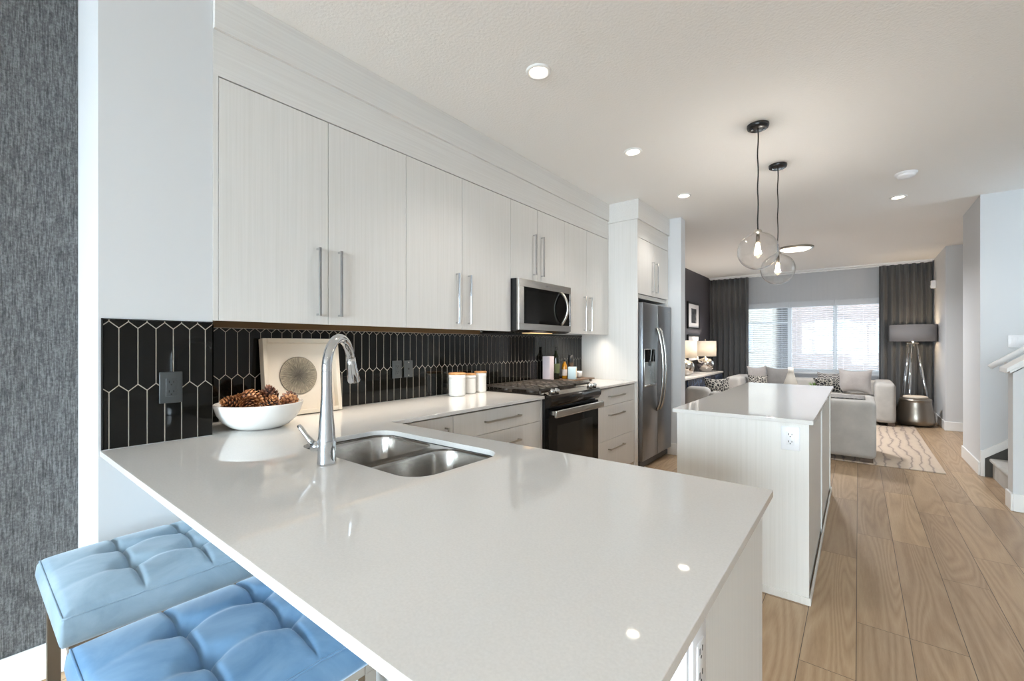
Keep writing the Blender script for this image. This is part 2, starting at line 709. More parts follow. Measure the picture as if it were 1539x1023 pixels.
m, n, b, l = newmat('beige_vein_rug')
wv = n.nodes.new('ShaderNodeTexWave')
wv.wave_type = 'BANDS'
wv.bands_direction = 'X'
wv.inputs['Scale'].default_value = 2.7
wv.inputs['Distortion'].default_value = 9.0
wv.inputs['Detail'].default_value = 3.0
wv.inputs['Detail Scale'].default_value = 0.9
wv.inputs['Detail Roughness'].default_value = 0.6
l.new(coords(n, l, (1.25, 0.45, 1)), wv.inputs['Vector'])
l.new(ramp(n, l, wv.outputs['Fac'], [(0.0, (150, 136, 128)), (0.05, (168, 150, 136)), (0.14, (190, 172, 154)), (1.0, (198, 180, 161))]), b.inputs['Base Color'])
b.inputs['Roughness'].default_value = 0.95
bump(n, l, b, noise(n, l, coords(n, l, (1, 1, 1)), 300.0, 2.0), 0.5, 0.004)
M['rug'] = m
M['carpet'] = fabric('grey_stair_carpet', (160, 156, 150), (186, 182, 176), 300.0, 0.95, 0.2)
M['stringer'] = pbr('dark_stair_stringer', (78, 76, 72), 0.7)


def conemat(name, c0, c1, c2):
    m, n, b, l = newmat(name)
    v = coords(n, l, (26.0, 26.0, 21.0))
    ln = n.nodes.new('ShaderNodeVectorMath')
    ln.operation = 'LENGTH'
    l.new(v, ln.inputs[0])
    l.new(ramp(n, l, ln.outputs['Value'], [(0.62, c0), (0.86, c1), (1.0, c2)]), b.inputs['Base Color'])
    b.inputs['Roughness'].default_value = 0.5
    return m


M['cone'] = conemat('pinecone_scales', (46, 24, 14), (134, 78, 44), (214, 160, 110))
M['coned'] = conemat('dark_pinecone_scales', (26, 14, 12), (84, 46, 34), (160, 112, 86))
M['bulbw'] = pbr('downlight_diffuser', (255, 250, 240), 0.5, emit=(255, 240, 218), estr=14.0)
M['flushm'] = pbr('flush_light_diffuser', (255, 250, 240), 0.5, emit=(255, 240, 216), estr=4.0)
M['filam'] = pbr('glowing_bulb', (255, 240, 210), 0.5, emit=(255, 226, 178), estr=12.0)
M['led'] = pbr('warm_led_strip', (255, 230, 190), 0.5, emit=(255, 206, 140), estr=0.9)

# ================================================================== ROOM SHELL
CH = 2.743
struct('floor', MB().box(-2.75, 3.5, -4.6, 10.75, -0.08, 0.0), M['floor'], org=(0, 0, 0))
struct('ceiling', MB().box(-2.75, 3.5, -4.6, 10.75, CH, CH + 0.1), M['ceil'], org=(0, 0, 0))
struct('wall_left', MB().box(-2.56, -2.384, 0.649, 5.16, 0, CH), M['wall'], org=(0, 0, 0))
struct('wall_end', MB().box(-2.56, -2.064, 0.306, 0.649, 0, CH), M['wall'], org=(0, 0, 0))
struct('wall_dining', MB().box(-2.56, -2.46, -4.5, 0.306, 0, CH), M['paper'], org=(0, 0, 0))
struct('wall_divider', MB().box(-2.70, -1.600, 5.165, 5.315, 0, CH), M['wall'], org=(0, 0, 0))
struct('wall_living', MB().box(-2.72, -2.60, 5.315, 10.62, 0, CH), M['darkwall'], org=(0, 0, 0))
WX0, WX1, WZ0, WZ1 = -2.03, 0.50, 0.72, 2.15
w = MB()
w.box(-2.72, WX0, 10.62, 10.75, 0, CH).box(WX1, 1.15, 10.62, 10.75, 0, CH)
w.box(WX0, WX1, 10.62, 10.75, 0, WZ0).box(WX0, WX1, 10.62, 10.75, WZ1, CH)
struct('wall_front', w, M['wall'], org=(0, 0, 0))
struct('wall_alcove', MB().box(1.02, 1.14, 9.13, 10.62, 0, CH).box(1.14, 3.4, 9.13, 9.25, 0, CH), M['wall'], org=(0, 0, 0))
struct('wall_stair', MB().box(0.935, 3.4, 6.2, 7.1, 0, CH), M['wall'], org=(0, 0, 0))
w = MB()
w.box(3.4, 3.5, 4.9, 5.2, 0, CH).box(3.4, 3.5, 6.1, 9.25, 0, CH).box(3.4, 3.5, 5.2, 6.1, 0, 1.1).box(3.4, 3.5, 5.2, 6.1, 2.62, CH)
struct('wall_landing', w, M['wall'], org=(0, 0, 0))
struct('wall_right', MB().box(2.0, 2.12, -4.5, 5.03, 0, CH).box(2.0, 3.4, 5.03, 5.15, 0, CH), M['wall'], org=(0, 0, 0))
w = MB()
w.box(-2.56, -2.25, -4.62, -4.5, 0, CH).box(1.65, 2.12, -4.62, -4.5, 0, CH).box(-2.25, 1.65, -4.62, -4.5, 2.4, CH)
struct('wall_back', w, M['wall'], org=(0, 0, 0))

# patio doors behind the viewer
d = MB()
for x in (-2.25, -0.99, 0.32, 1.60):
    d.box(x, x + 0.06, -4.6, -4.53, 0.02, 2.4)
d.box(-2.25, 1.65, -4.6, -4.53, 0.0, 0.07).box(-2.25, 1.65, -4.6, -4.53, 2.33, 2.4)
do = struct('door_1', d, M['trim'], org=(0, -4.56, 0))
MB().box(-2.2, 1.6, -4.57, -4.564, 0.06, 2.34).build('door_glass', M['pane'], do)
# landing window
d = MB()
d.box(3.42, 3.47, 5.2, 5.25, 1.1, 2.62).box(3.42, 3.47, 6.05, 6.1, 1.1, 2.62).box(3.42, 3.47, 5.25, 6.05, 1.1, 1.15).box(3.42, 3.47, 5.25, 6.05, 2.57, 2.62)
do = struct('window_2', d, M['trim'], org=(3.45, 5.65, 1.1))
MB().box(3.444, 3.45, 5.25, 6.05, 1.15, 2.57).build('window_glass', M['pane'], do)
# living room window: frame with two mullions, each light with a slatted blind
d = MB()
for a in (WX0, -1.145, -0.39, WX1 - 0.07):
    d.box(a, a + 0.07, 10.64, 10.72, WZ0, WZ1)
for a, c in ((WX0, -1.145), (-1.075, -0.39), (-0.32, WX1)):
    d.box(a, c, 10.64, 10.72, WZ0, WZ0 + 0.06).box(a, c, 10.64, 10.72, WZ1 - 0.06, WZ1)
d.box(WX0 + 0.07, -1.145, 10.66, 10.7, 1.72, 1.75)
do = struct('window_1', d, M['trim'], org=(-0.75, 10.68, WZ0))
MB().box(WX0 + 0.06, WX1 - 0.06, 10.69, 10.695, WZ0 + 0.05, WZ1 - 0.05).build('window_glass', M['pane'], do)
MB().box(WX0 - 0.04, WX1 + 0.04, 10.53, 10.66, WZ0 - 0.03, WZ0).build('window_sill', M['trim'], do, bevel=0.004)
BL = ['white slatted blind in the window light beside the tall drape and dark wall', 'white slatted blind in the middle light of the living room window',
      'white slatted blind in the window light behind the silver cushion and floor lamp']
for i, (a, c) in enumerate(((WX0 + 0.005, -1.12), (-1.10, -0.365), (-0.345, WX1 - 0.005))):
    t = thing('window_blind', ((a + c) / 2, 10.6, WZ0), BL[i], 'blind', 'living room window blinds')
    MB().box(a, c, 10.56, 10.635, 2.03, 2.145).build('headrail', M['blind'], t, bevel=0.003)
    sl = MB()
    z = WZ0 + 0.03
    while z < 2.02:
        sl.prism([(10.575, z - 0.004), (10.605, z + 0.003), (10.632, z - 0.001), (10.632, z + 0.0015), (10.605, z + 0.0055), (10.575, z - 0.0015)], 'x', a + 0.004, c - 0.004)
        z += 0.041
    sl.build('slats', M['blind'], t)
    ld = MB()
    for x in (a + 0.12, (a + c) / 2, c - 0.12):
        ld.box(x - 0.002, x + 0.002, 10.573, 10.576, WZ0 + 0.02, 2.04)
    ld.build('ladder_tape', M['blind'], t)
    MB().box(a + 0.002, c - 0.002, 10.58, 10.63, WZ0 + 0.002, WZ0 + 0.022).build('bottom_rail', M['blind'], t)

# baseboards
BH = 0.135


def bb(name, boxes):
    q = MB()
    for x in boxes:
        q.box(*x)
    struct(name, q, M['trim'], bevel=0.006, org=(0, 0, 0))


bb('baseboard_dining', [(-2.46, -2.444, -4.5, 0.304, 0, BH)])
bb('baseboard_end', [(-2.444, -2.062, 0.29, 0.306, 0, BH)])
bb('baseboard_divider', [(-1.75, -1.586, 5.151, 5.165, 0, BH), (-1.60, -1.586, 5.165, 5.329, 0, BH), (-2.6, -1.586, 5.315, 5.329, 0, BH)])
bb('baseboard_living', [(-2.6, -2.586, 5.33, 10.62, 0, BH)])
bb('baseboard_stair', [(0.921, 0.935, 6.2, 7.1, 0, BH)])
bb('baseboard_alcove', [(1.006, 1.02, 9.13, 10.62, 0, BH), (1.006, 3.4, 9.116, 9.13, 0, BH)])

# pony wall with sloped cap beside the stairs
SL = 0.79
struct('wall_pony', MB().prism([(0.935, 0), (2.0, 0), (2.0, 1.06 + SL * 1.065), (0.935, 1.06)], 'y', 5.045, 5.185), M['wall'], org=(0, 0, 0))
q = MB()
x0, x1 = 0.895, 2.0
zc = lambda x: 1.067 + SL * (x - 0.9)
q.prism([(x0, zc(x0)), (x1, zc(x1)), (x1, zc(x1) + 0.035), (x0, zc(x0) + 0.035)], 'y', 5.005, 5.235)
q.prism([(x0 + 0.02, zc(x0) - 0.008), (x1, zc(x1) - 0.028), (x1, zc(x1) + 0.004), (x0 + 0.02, zc(x0) + 0.02)], 'y', 5.025, 5.205)
struct('trim_1', q, M['trim'], bevel=0.004, org=(0, 0, 0))
bb('baseboard_pony', [(0.921, 0.935, 5.031, 5.199, 0, BH), (0.935, 2.0, 5.031, 5.045, 0, BH)])
# white skirt on the far stair wall with the dark stringer beneath it
sk = lambda x: 0.165 + SL * (x - 0.95)
struct('trim_2', MB().prism([(0.935, 0), (0.965, 0), (0.965, sk(0.965)), (3.0, sk(3.0)), (3.0, sk(3.0) + 0.085), (0.95, sk(0.95) + 0.085), (0.935, sk(0.935) + 0.10)], 'y', 6.184, 6.2), M['trim'], bevel=0.004, org=(0, 0, 0))
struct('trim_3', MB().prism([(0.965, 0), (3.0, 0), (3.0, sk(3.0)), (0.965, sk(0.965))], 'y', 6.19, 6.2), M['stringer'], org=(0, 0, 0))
t = thing('staircase', (1.0, 5.65, 0), 'grey carpeted stairs rising behind the pony wall', 'stairs')
for i in range(9):
    xx = 1.015 + 0.235 * i
    zz = 0.185 * (i + 1)
    if xx > 3.2:
        break
    MB().rbox(xx - 0.025, xx + 0.235, 5.2, 6.178, zz - 0.035, zz, 0.014).box(xx, xx + 0.24, 5.2, 6.178, zz - 0.185 * (2 if i else 1) + 0.002, zz - 0.03).build('step', M['carpet'], t)
q = MB()
q.tube([(0.985, 6.12, 1.065), (1.06, 6.12, 1.125), (2.6, 6.12, 1.125 + 1.54 * SL)], 0.024, 12)
q.cyl((1.1, 6.12, 1.13), (1.1, 6.2, 1.10), 0.009)
tag(q.build('stair_handrail', M['trim']), 'slim white handrail on the far stair wall', 'handrail')


# wall plates: local u across, v up, n out of the wall
def plate(name, label, cat, place, mp, mat, w_, h_, kind, dark=None, group=None):
    f = {'x': lambda u, v, k: (place[0] + k, place[1] + u, place[2] + v), '-y': lambda u, v, k: (place[0] + u, place[1] - k, place[2] + v)}[mp]
    t = thing(name, place, label, cat, group)
    MB().rbox(-w_ / 2, w_ / 2, -h_ / 2, h_ / 2, -0.001, 0.006, 0.0025, 2).T(f).build('face_plate', mat, t)
    if kind == 'outlet':
        MB().rbox(-0.017, 0.017, -0.034, 0.034, 0.002, 0.008, 0.0015, 2).T(f).build('receptacle', dark or mat, t)
        q = MB()
        for c in (0.018, -0.018):
            q.box(-0.0085, -0.0055, c - 0.001, c + 0.008, 0.0075, 0.0084).box(0.0055, 0.0085, c - 0.001, c + 0.007, 0.0075, 0.0084)
            q.cyl((0, c - 0.0075, 0.0075), (0, c - 0.0075, 0.0084), 0.0026, n=10)
        q.T(f).build('slots', M['slot'], t)
    elif kind == 'phone':
        MB().box(-0.006, 0.006, -0.006, 0.006, 0.005, 0.0068).T(f).build('jack', M['slot'], t)
        for c in (0.043, -0.043):
            MB().cyl((0, c, 0.005), (0, c, 0.0072), 0.0035, n=12).T(f).build('screw', M['nickel'], t)
    elif kind == 'switch':
        for c in (-0.023, 0.023):
            MB().rbox(c - 0.017, c + 0.017, -0.034, 0.034, 0.003, 0.009, 0.002, 2).T(f).build('rocker', mat, t)
    return t


plate('wall_outlet', 'charcoal outlet on the black tile of the stub wall, reflecting the faucet', 'outlet', (-2.054, 0.508, 1.12), 'x', M['charplate'], 0.072, 0.118, 'outlet')
plate('wall_outlet', 'grey outlet on the tile between framed print and canisters, beside a jack plate', 'outlet', (-2.374, 1.791, 1.119), 'x', M['charplate'], 0.072, 0.115, 'outlet')
plate('jack_plate', 'grey jack plate with two screws on the black tile, next to an outlet', 'wall plate', (-2.374, 1.884, 1.119), 'x', M['charplate'], 0.070, 0.112, 'phone')
plate('light_switch', 'white double rocker switch on the wall above the stair handrail', 'switch', (1.178, 6.2, 1.31), '-y', M['plate'], 0.12, 0.115, 'switch')

# ================================================================== CEILING FIXTURES
def point(name, loc, en, col, rad=0.03):
    d = bpy.data.lights.new(name, 'POINT')
    d.energy = en
    d.color = col
    d.shadow_soft_size = rad
    o = bpy.data.objects.new(name, d)
    o.location = loc
    COL.objects.link(o)




def downlight(x, y, label, p=16.0):
    t = thing('recessed_light', (x, y, CH - 0.012), label, 'ceiling light', 'recessed ceiling lights')
    MB().lathe([(0.046, CH - 0.001), (0.046, CH - 0.006), (0.058, CH - 0.011), (0.066, CH - 0.008), (0.068, CH)], x, y, 36).build('trim_ring', M['trim'], t)
    MB().lathe([(0.0005, CH - 0.0055), (0.047, CH - 0.0045)], x, y, 36).build('diffuser', M['bulbw'], t)
    d = bpy.data.lights.new('downlight_beam', 'SPOT')
    d.energy = p
    d.color = (1.0, 0.95, 0.89)
    d.spot_size = math.radians(115)
    d.spot_blend = 0.7
    d.shadow_soft_size = 0.045
    o = bpy.data.objects.new('downlight_beam', d)
    o.location = (x, y, CH - 0.03)
    COL.objects.link(o)
    return t


downlight(-1.343, 1.932, 'recessed ceiling light above the sink end of the kitchen run')
downlight(-1.34, 3.18, 'recessed ceiling light between the sink and the fridge, above the range')
downlight(-1.345, 4.43, 'recessed ceiling light just before the tall fridge enclosure')
downlight(0.311, 5.79, 'recessed ceiling light close to the smoke detector over the walkway')
for x, y in ((0.4, -0.4), (-1.2, -1.7), (0.6, -1.9)):  # extra downlights out of view, added to lift the ambient light
    downlight(x, y, 'recessed ceiling light added as fill, outside the view, over the dining side')

t = thing('smoke_detector', (0.32, 5.02, CH - 0.05), 'round white smoke detector on the ceiling', 'smoke detector')
MB().lathe([(0.0, CH - 0.045), (0.03, CH - 0.045), (0.034, CH - 0.04), (0.055, CH - 0.038), (0.062, CH - 0.026), (0.064, CH - 0.016)], 0.32, 5.02, 32).build('body', M['plate'], t)
MB().lathe([(0.058, CH - 0.017), (0.074, CH - 0.015), (0.076, CH)], 0.32, 5.02, 32).build('base_ring', M['plate'], t)

t = thing('flush_light', (-0.75, 7.88, CH - 0.06), 'round glowing flush ceiling light in the living room', 'ceiling light')
MB().lathe([(0.0, CH - 0.05), (0.1, CH - 0.047), (0.17, CH - 0.036), (0.2, CH - 0.02)], -0.75, 7.88, 48).build('diffuser', M['flushm'], t)
MB().lathe([(0.198, CH - 0.024), (0.215, CH - 0.03), (0.235, CH - 0.022), (0.24, CH)], -0.75, 7.88, 48).build('rim', M['nickel'], t)
d = bpy.data.lights.new('flush_glow', 'AREA')
d.shape = 'DISK'
d.size = 0.36
d.energy = 60
d.spread = math.radians(150)
d.color = (0.97, 0.98, 1.0)
o = bpy.data.objects.new('flush_glow', d)
o.location = (-0.75, 7.88, CH - 0.056)
COL.objects.link(o)


def pendant(x, y, zc, r, label):
    t = thing('pendant_light', (x, y, zc - r), label, 'pendant light', 'globe pendants over the island')
    MB().lathe([(0.0, CH - 0.030), (0.05, CH - 0.030), (0.062, CH - 0.024), (0.066, CH - 0.012), (0.066, CH)], x, y, 36).build('canopy', pbrc('pendant_canopy_black', (26, 26, 28), 0.25), t)
    for a in (0.6, 3.7):
        MB().cyl((x + 0.036 * math.cos(a), y + 0.036 * math.sin(a), CH - 0.038), (x + 0.036 * math.cos(a), y + 0.036 * math.sin(a), CH - 0.029), 0.0065, n=10).build('screw', M['chrome'], t)
    top = zc + r
    pts = []
    for i in range(25):
        u = i / 24
        pts.append((x + 0.002 * math.sin(u * 19), y + 0.002 * math.sin(u * 14 + 1), CH - 0.03 + (top + 0.012 - CH + 0.03) * u))
    MB().tube(pts, 0.0042, 8).build('cord', M['black'], t)
    MB().lathe([(0.0, top + 0.016), (0.02, top + 0.014), (0.026, top + 0.004), (0.026, top - 0.004), (0.0, top - 0.006)], x, y, 28).build('cap', M['nickel'], t)
    MB().lathe([(0.0, top - 0.005), (0.011, top - 0.005), (0.0125, top - 0.035), (0.0125, top - 0.07), (0.0, top - 0.072)], x, y, 20).build('socket', pbrc('socket_bronze', (78, 70, 62), 0.35, 0.6), t)
    MB().lathe([(0.008, top - 0.07), (0.012, top - 0.08), (0.015, top - 0.10), (0.013, top - 0.13), (0.006, top - 0.145), (0.0, top - 0.147)], x, y, 20).build('bulb', M['filam'], t)
    ou, inn = [], []
    a0 = math.asin(0.022 / r)
    for i in range(33):
        a = a0 + (PI - a0) * i / 32
        ou.append((max(r * math.sin(a), 0.0001), zc + r * math.cos(a)))
        inn.append((max((r - 0.0022) * math.sin(a), 0.0001), zc + (r - 0.0022) * math.cos(a)))
    MB().lathe(ou + inn[::-1] + [ou[0]], x, y, 64).build('glass_globe', M['globe'], t)
    point('pendant_glow', (x, y, top - 0.11), 19, (1.0, 0.93, 0.85), 0.02)
    return t


_pc = {}


def pbrc(name, *a, **k):
    if name not in _pc:
        _pc[name] = pbr(name, *a, **k)
    return _pc[name]


pendant(-0.525, 3.31, 1.905, 0.124, 'clear glass globe pendant hung higher and nearer the peninsula, overlapping the other globe')
pendant(-0.515, 4.15, 1.893, 0.124, 'clear glass globe pendant over the living room end of the island')

# motion sensor in the living room corner
t = thing('motion_sensor', (1.0, 10.16, 2.22), 'small white motion sensor high on the corner wall by the drape', 'sensor')
MB().rbox(0.955, 1.02, 10.11, 10.19, 2.22, 2.35, 0.01).build('housing', M['plate'], t)
MB().rbox(0.95, 0.96, 10.125, 10.175, 2.235, 2.275, 0.004, 2).build('lens', M['trim'], t)

# ================================================================== BACKSPLASH TILE


def clip(poly, ax, lim, keep_less):
    out = []
    for i in range(len(poly)):
        a, c = poly[i], poly[(i + 1) % len(poly)]
        ia = (a[ax] <= lim) if keep_less else (a[ax] >= lim)
        ic = (c[ax] <= lim) if keep_less else (c[ax] >= lim)
        if ia:
            out.append(a)
        if ia != ic:
            u = (lim - a[ax]) / (c[ax] - a[ax])
            out.append((a[0] + (c[0] - a[0]) * u, a[1] + (c[1] - a[1]) * u))
    return out


def area(p):
    return 0.5 * sum(p[i][0] * p[(i + 1) % len(p)][1] - p[(i + 1) % len(p)][0] * p[i][1] for i in range(len(p)))


def inset(p, d):
    q = []
    for a in p:
        if not q or math.hypot(a[0] - q[-1][0], a[1] - q[-1][1]) > 1e-5:
            q.append(a)
    if len(q) > 2 and math.hypot(q[0][0] - q[-1][0], q[0][1] - q[-1][1]) < 1e-5:
        q.pop()
    n = len(q)
    if n < 3:
        return None, None
    L = []
    for i in range(n):
        a, c = q[i], q[(i + 1) % n]
        dx, dy = c[0] - a[0], c[1] - a[1]
        k = math.hypot(dx, dy)
        nx, ny = -dy / k, dx / k
        L.append((nx, ny, nx * a[0] + ny * a[1] + d))
    r = []
    for i in range(n):
        a, c = L[i - 1], L[i]
        det = a[0] * c[1] - a[1] * c[0]
        if abs(det) < 1e-6:
            r.append((q[i][0] + c[0] * d, q[i][1] + c[1] * d))
        else:
            r.append(((a[2] * c[1] - a[1] * c[2]) / det, (a[0] * c[2] - a[2] * c[0]) / det))
    return q, r


def tiles(px, y0, y1, z0, z1, line, cut=()):
    P_, HS, AP = 0.05255, 0.2035, 0.0235
    mb = MB()
    for row in range(-1, 3):
        # row 1 is the tall row whose shoulders run 1.138 to 1.341
        zb = 1.138 + (row - 1) * (HS + AP)
        ph = line + P_ / 2 if row % 2 else line
        k0 = int((y0 - ph) / P_) - 2
        for k in range(k0, int((y1 - ph) / P_) + 3):
            cy = ph + k * P_
            h = P_ / 2
            hexa = [(cy - h, zb), (cy, zb - AP), (cy + h, zb), (cy + h, zb + HS), (cy, zb + HS + AP), (cy - h, zb + HS)]
            p = hexa
            for ax, lim, less in ((0, y0 - 0.001, False), (0, y1 + 0.001, True), (1, z0 - 0.001, False), (1, z1 + 0.001, True)):
                if len(p) >= 3:
                    p = clip(p, ax, lim, less)
            if len(p) < 3 or area(p) < 4e-5:
                continue
            _, a = inset(p, 0.0015)
            if a is None or area(a) < 2e-5:
                continue
            _, c = inset(a, 0.0016)
            if c is None or len(c) != len(a) or area(c) < 1e-5:
                continue
            n = len(a)
            vs = [(px, u, v) for u, v in a] + [(px + 0.0010, u, v) for u, v in a] + [(px + 0.0016, u, v) for u, v in c]
            fs = [(i, (i + 1) % n, n + (i + 1) % n, n + i) for i in range(n)] + [(n + i, n + (i + 1) % n, 2 * n + (i + 1) % n, 2 * n + i) for i in range(n)]
            fs.append(tuple(2 * n + i for i in range(n)))
            mb.add(vs, fs)
    return mb


t = thing('tile_panel', (-2.064, 0.482, 0.916), 'square panel of long hexagonal black tiles on the white stub wall', 'backsplash')
MB().box(-2.064, -2.0605, 0.318, 0.648, 0.916, 1.371).build('grout', M['grout'], t)
tiles(-2.0605, 0.318, 0.648, 0.916, 1.371, 0.3595).build('tile_field', M['tile'], t)
MB().box(-2.064, -2.0555, 0.313, 0.318, 0.916, 1.374).box(-2.064, -2.0555, 0.313, 0.6485, 1.371, 1.374).build('edge_strip', M['black'], t)
t = thing('backsplash', (-2.384, 2.4, 0.916), 'long black picket tile backsplash running under the upper cabinets to the range', 'backsplash')
MB().box(-2.3835, -2.3805, 0.65, 4.249, 0.916, 1.382).build('grout', M['grout'], t)
tiles(-2.3805, 0.65, 4.249, 0.916, 1.361, 0.8015).build('tile_field', M['tile'], t)
MB().box(-2.3835, -2.366, 0.651, 2.59, 1.3625, 1.399).build('top_rail', pbr('brown_rail', (92, 68, 36), 0.5), t)
MB().box(-2.3835, -2.374, 2.59, 4.249, 1.3612, 1.379).build('top_rail', M['black'], t)

# ================================================================== CABINETS


def bar_v(y, z0, z1, x, parent, name='handle', mat=None):
    q = MB()
    q.box(x + 0.022, x + 0.032, y - 0.006, y + 0.006, z0, z1)
    for z in (z0 + 0.006, z1 - 0.006):
        q.box(x - 0.001, x + 0.0225, y - 0.005, y + 0.005, z - 0.005, z + 0.005)
    return q.build(name, mat or M['chrome'], parent, bevel=0.0012)


def bar_h(y0, y1, z, x, parent):
    q = MB()
    q.box(x + 0.022, x + 0.032, y0, y1, z - 0.006, z + 0.006)
    for y in (y0 + 0.006, y1 - 0.006):
        q.box(x - 0.001, x + 0.0225, y - 0.005, y + 0.005, z - 0.005, z + 0.005)
    return q.build('handle', M['nickel'], parent, bevel=0.0012)


XB, XD = -2.084, -2.0605     # carcass front, door front
CT = 2.384


def upper(y0, y1, z0, split, hz, label):
    t = thing('upper_cabinet', (-2.23, (y0 + y1) / 2, z0), label, 'cabinet', 'upper cabinets over the backsplash')
    MB().box(-2.378, XB, y0, y1, z0 + (0.02 if z0 < 1.5 else 0.004), CT).build('body', M['cab'], t)
    MB().box(XB, XB + 0.004, y0, y1, z0 + 0.004, CT).build('gap_edge', M['gap'], t)
    ys = [y0, split, y1]
    for i in range(2):
        dd = MB().box(XB + 0.004, XD, ys[i] + 0.0018, ys[i + 1] - 0.0018, z0, CT - 0.0055).build('door', M['cab'], t, bevel=0.001)
        y = split - 0.056 if i == 0 else split + 0.056
        bar_v(y, hz[0], hz[1], XD, dd)
    return t


upper(0.668, 1.621, 1.381, 1.144, (1.421, 1.75), 'tall two door upper cabinet above the framed print, next to the stub wall')
upper(1.621, 2.598, 1.381, 2.081, (1.417, 1.746), 'tall two door upper cabinet above the canisters, between print cabinet and microwave')
upper(2.598, 3.368, 1.785, 2.948, (1.838, 2.166), 'short two door upper cabinet directly over the microwave')
upper(3.368, 4.226, 1.381, 3.778, (1.412, 1.738), 'tall two door upper cabinet between microwave and fridge enclosure')
struct('trim_4', MB().box(-2.378, -2.0605, 0.650, 0.668, 1.381, CT).box(-2.378, -2.0605, 4.226, 4.249, 1.381, CT), M['cab'], org=(-2.06, 0.65, 1.38))
struct('trim_5', MB().box(-2.378, -2.0605, 0.650, 4.249, CT, 2.568), M['cabh'], org=(0, 0, 0))
struct('trim_6', MB().box(-2.378, -2.045, 0.650, 4.249, 2.568, CH), M['cabh'], org=(0, 0, 0), bevel=0.002)


def led(name, x, y0, y1, z, label, p):
    z += 0.0165
    t = thing(name, (x, (y0 + y1) / 2, z - 0.012), label, 'light strip', 'under cabinet light strips')
    MB().box(x - 0.012, x + 0.012, y0, y1, z - 0.006, z + 0.003).build('channel', M['nickel'], t)
    MB().box(x - 0.004, x + 0.004, y0 + 0.01, y1 - 0.01, z - 0.0085, z - 0.006).build('diffuser', M['led'], t)
    d = bpy.data.lights.new('strip_glow', 'AREA')
    d.shape = 'RECTANGLE'
    d.size = 0.016
    d.size_y = y1 - y0 - 0.02
    d.energy = p
    d.spread = math.radians(120)
    d.color = (1.0, 0.89, 0.76)
    o = bpy.data.objects.new('strip_glow', d)
    o.location = (x, (y0 + y1) / 2, z - 0.0105)
    COL.objects.link(o)


led('led_strip', -2.115, 0.75, 2.55, 1.381, 'warm light strip under the upper cabinets over print and canisters', 3.0)
led('led_strip', -2.115, 3.42, 4.20, 1.381, 'warm light strip under the upper cabinet beside the fridge enclosure', 1.9)

# fridge enclosure
XE = -1.745
struct('trim_7', MB().box(-2.384, XE, 4.25, 4.272, 0, 2.545).box(-2.384, XE, 5.132, 5.154, 0, 2.545), M['cab'], org=(0, 0, 0), bevel=0.001)
struct('trim_8', MB().box(-2.384, XE, 4.272, 5.132, 2.368, 2.545), M['cabh'], org=(0, 0, 0))
struct('trim_9', MB().box(-2.384, XE + 0.016, 4.234, 5.164, 2.545, CH), M['cabh'], org=(0, 0, 0), bevel=0.002)
t = thing('fridge_cabinet', (-2.0, 4.702, 1.76), 'two door cabinet above the fridge inside the tall white enclosure', 'cabinet')
MB().box(-2.38, XE - 0.024, 4.272, 5.132, 1.795, 2.366).build('body', M['cab'], t)
MB().box(-2.38, XE - 0.02, 4.272, 5.132, 1.755, 1.795).build('bottom_rail', M['cab'], t)
MB().box(XE - 0.024, XE - 0.02, 4.273, 5.131, 1.797, 2.366).build('gap_edge', M['gap'], t)
for i in range(2):
    a, c = (4.274, 4.7005) if i == 0 else (4.7035, 5.130)
    dd = MB().box(XE - 0.02, XE, a, c, 1.799, 2.363).build('door', M['cab'], t, bevel=0.001)
    bar_v(4.647 if i == 0 else 4.757, 1.84, 2.165, XE, dd)

# base cabinets of the wall run
XK = -1.772


def drawers(y0, y1, zs, hl, label, group):
    t = thing('base_cabinet', (-2.05, (y0 + y1) / 2, 0), label, 'cabinet', group)
    MB().box(-2.38, XK - 0.024, y0, y1, 0.1, 0.894).build('body', M['cab'], t)
    MB().box(-2.38, XK - 0.07, y0, y1, 0, 0.1).build('toe_kick', M['cab'], t)
    MB().box(XK - 0.024, XK - 0.02, y0 + 0.001, y1 - 0.001, 0.105, 0.893).build('gap_edge', M['gap'], t)
    for z0, z1 in zs:
        dr = MB().box(XK - 0.02, XK, y0 + 0.002, y1 - 0.002, z0 + 0.0015, z1 - 0.0015).build('drawer', M['cab'], t, bevel=0.001)
        c = (y0 + y1) / 2
        bar_h(c - hl, c + hl, z0 + (z1 - z0) * 0.52 if z1 - z0 < 0.2 else z1 - 0.085, XK, dr)
    return t


drawers(1.718, 2.575, ((0.74, 0.885), (0.44, 0.74), (0.105, 0.44)), 0.17, 'white drawer cabinet between the corner door and the range', 'base cabinets')
drawers(3.39, 4.225, ((0.728, 0.885), (0.42, 0.728), (0.105, 0.42)), 0.16, 'white three drawer cabinet between range and fridge', 'base cabinets')
struct('trim_10', MB().box(-2.38, XK, 2.575, 2.596, 0, 0.894).box(-2.38, XK, 3.372, 3.39, 0, 0.894).box(-2.38, XK, 4.225, 4.25, 0, 0.894), M['cab'], org=(0, 0, 0))
t = thing('base_cabinet', (-2.05, 1.49, 0), 'corner base cabinet with one white door, beside the sink peninsula', 'cabinet', 'base cabinets')
MB().box(-2.38, XK - 0.024, 1.262, 1.718, 0.1, 0.894).build('body', M['cab'], t)
MB().box(-2.38, XK - 0.07, 1.262, 1.718, 0, 0.1).build('toe_kick', M['cab'], t)
dd = MB().box(XK - 0.02, XK, 1.30, 1.716, 0.107, 0.884).build('door', M['cab'], t, bevel=0.001)
bar_v(1.66, 0.49, 0.83, XK, dd, mat=M['nickel'])

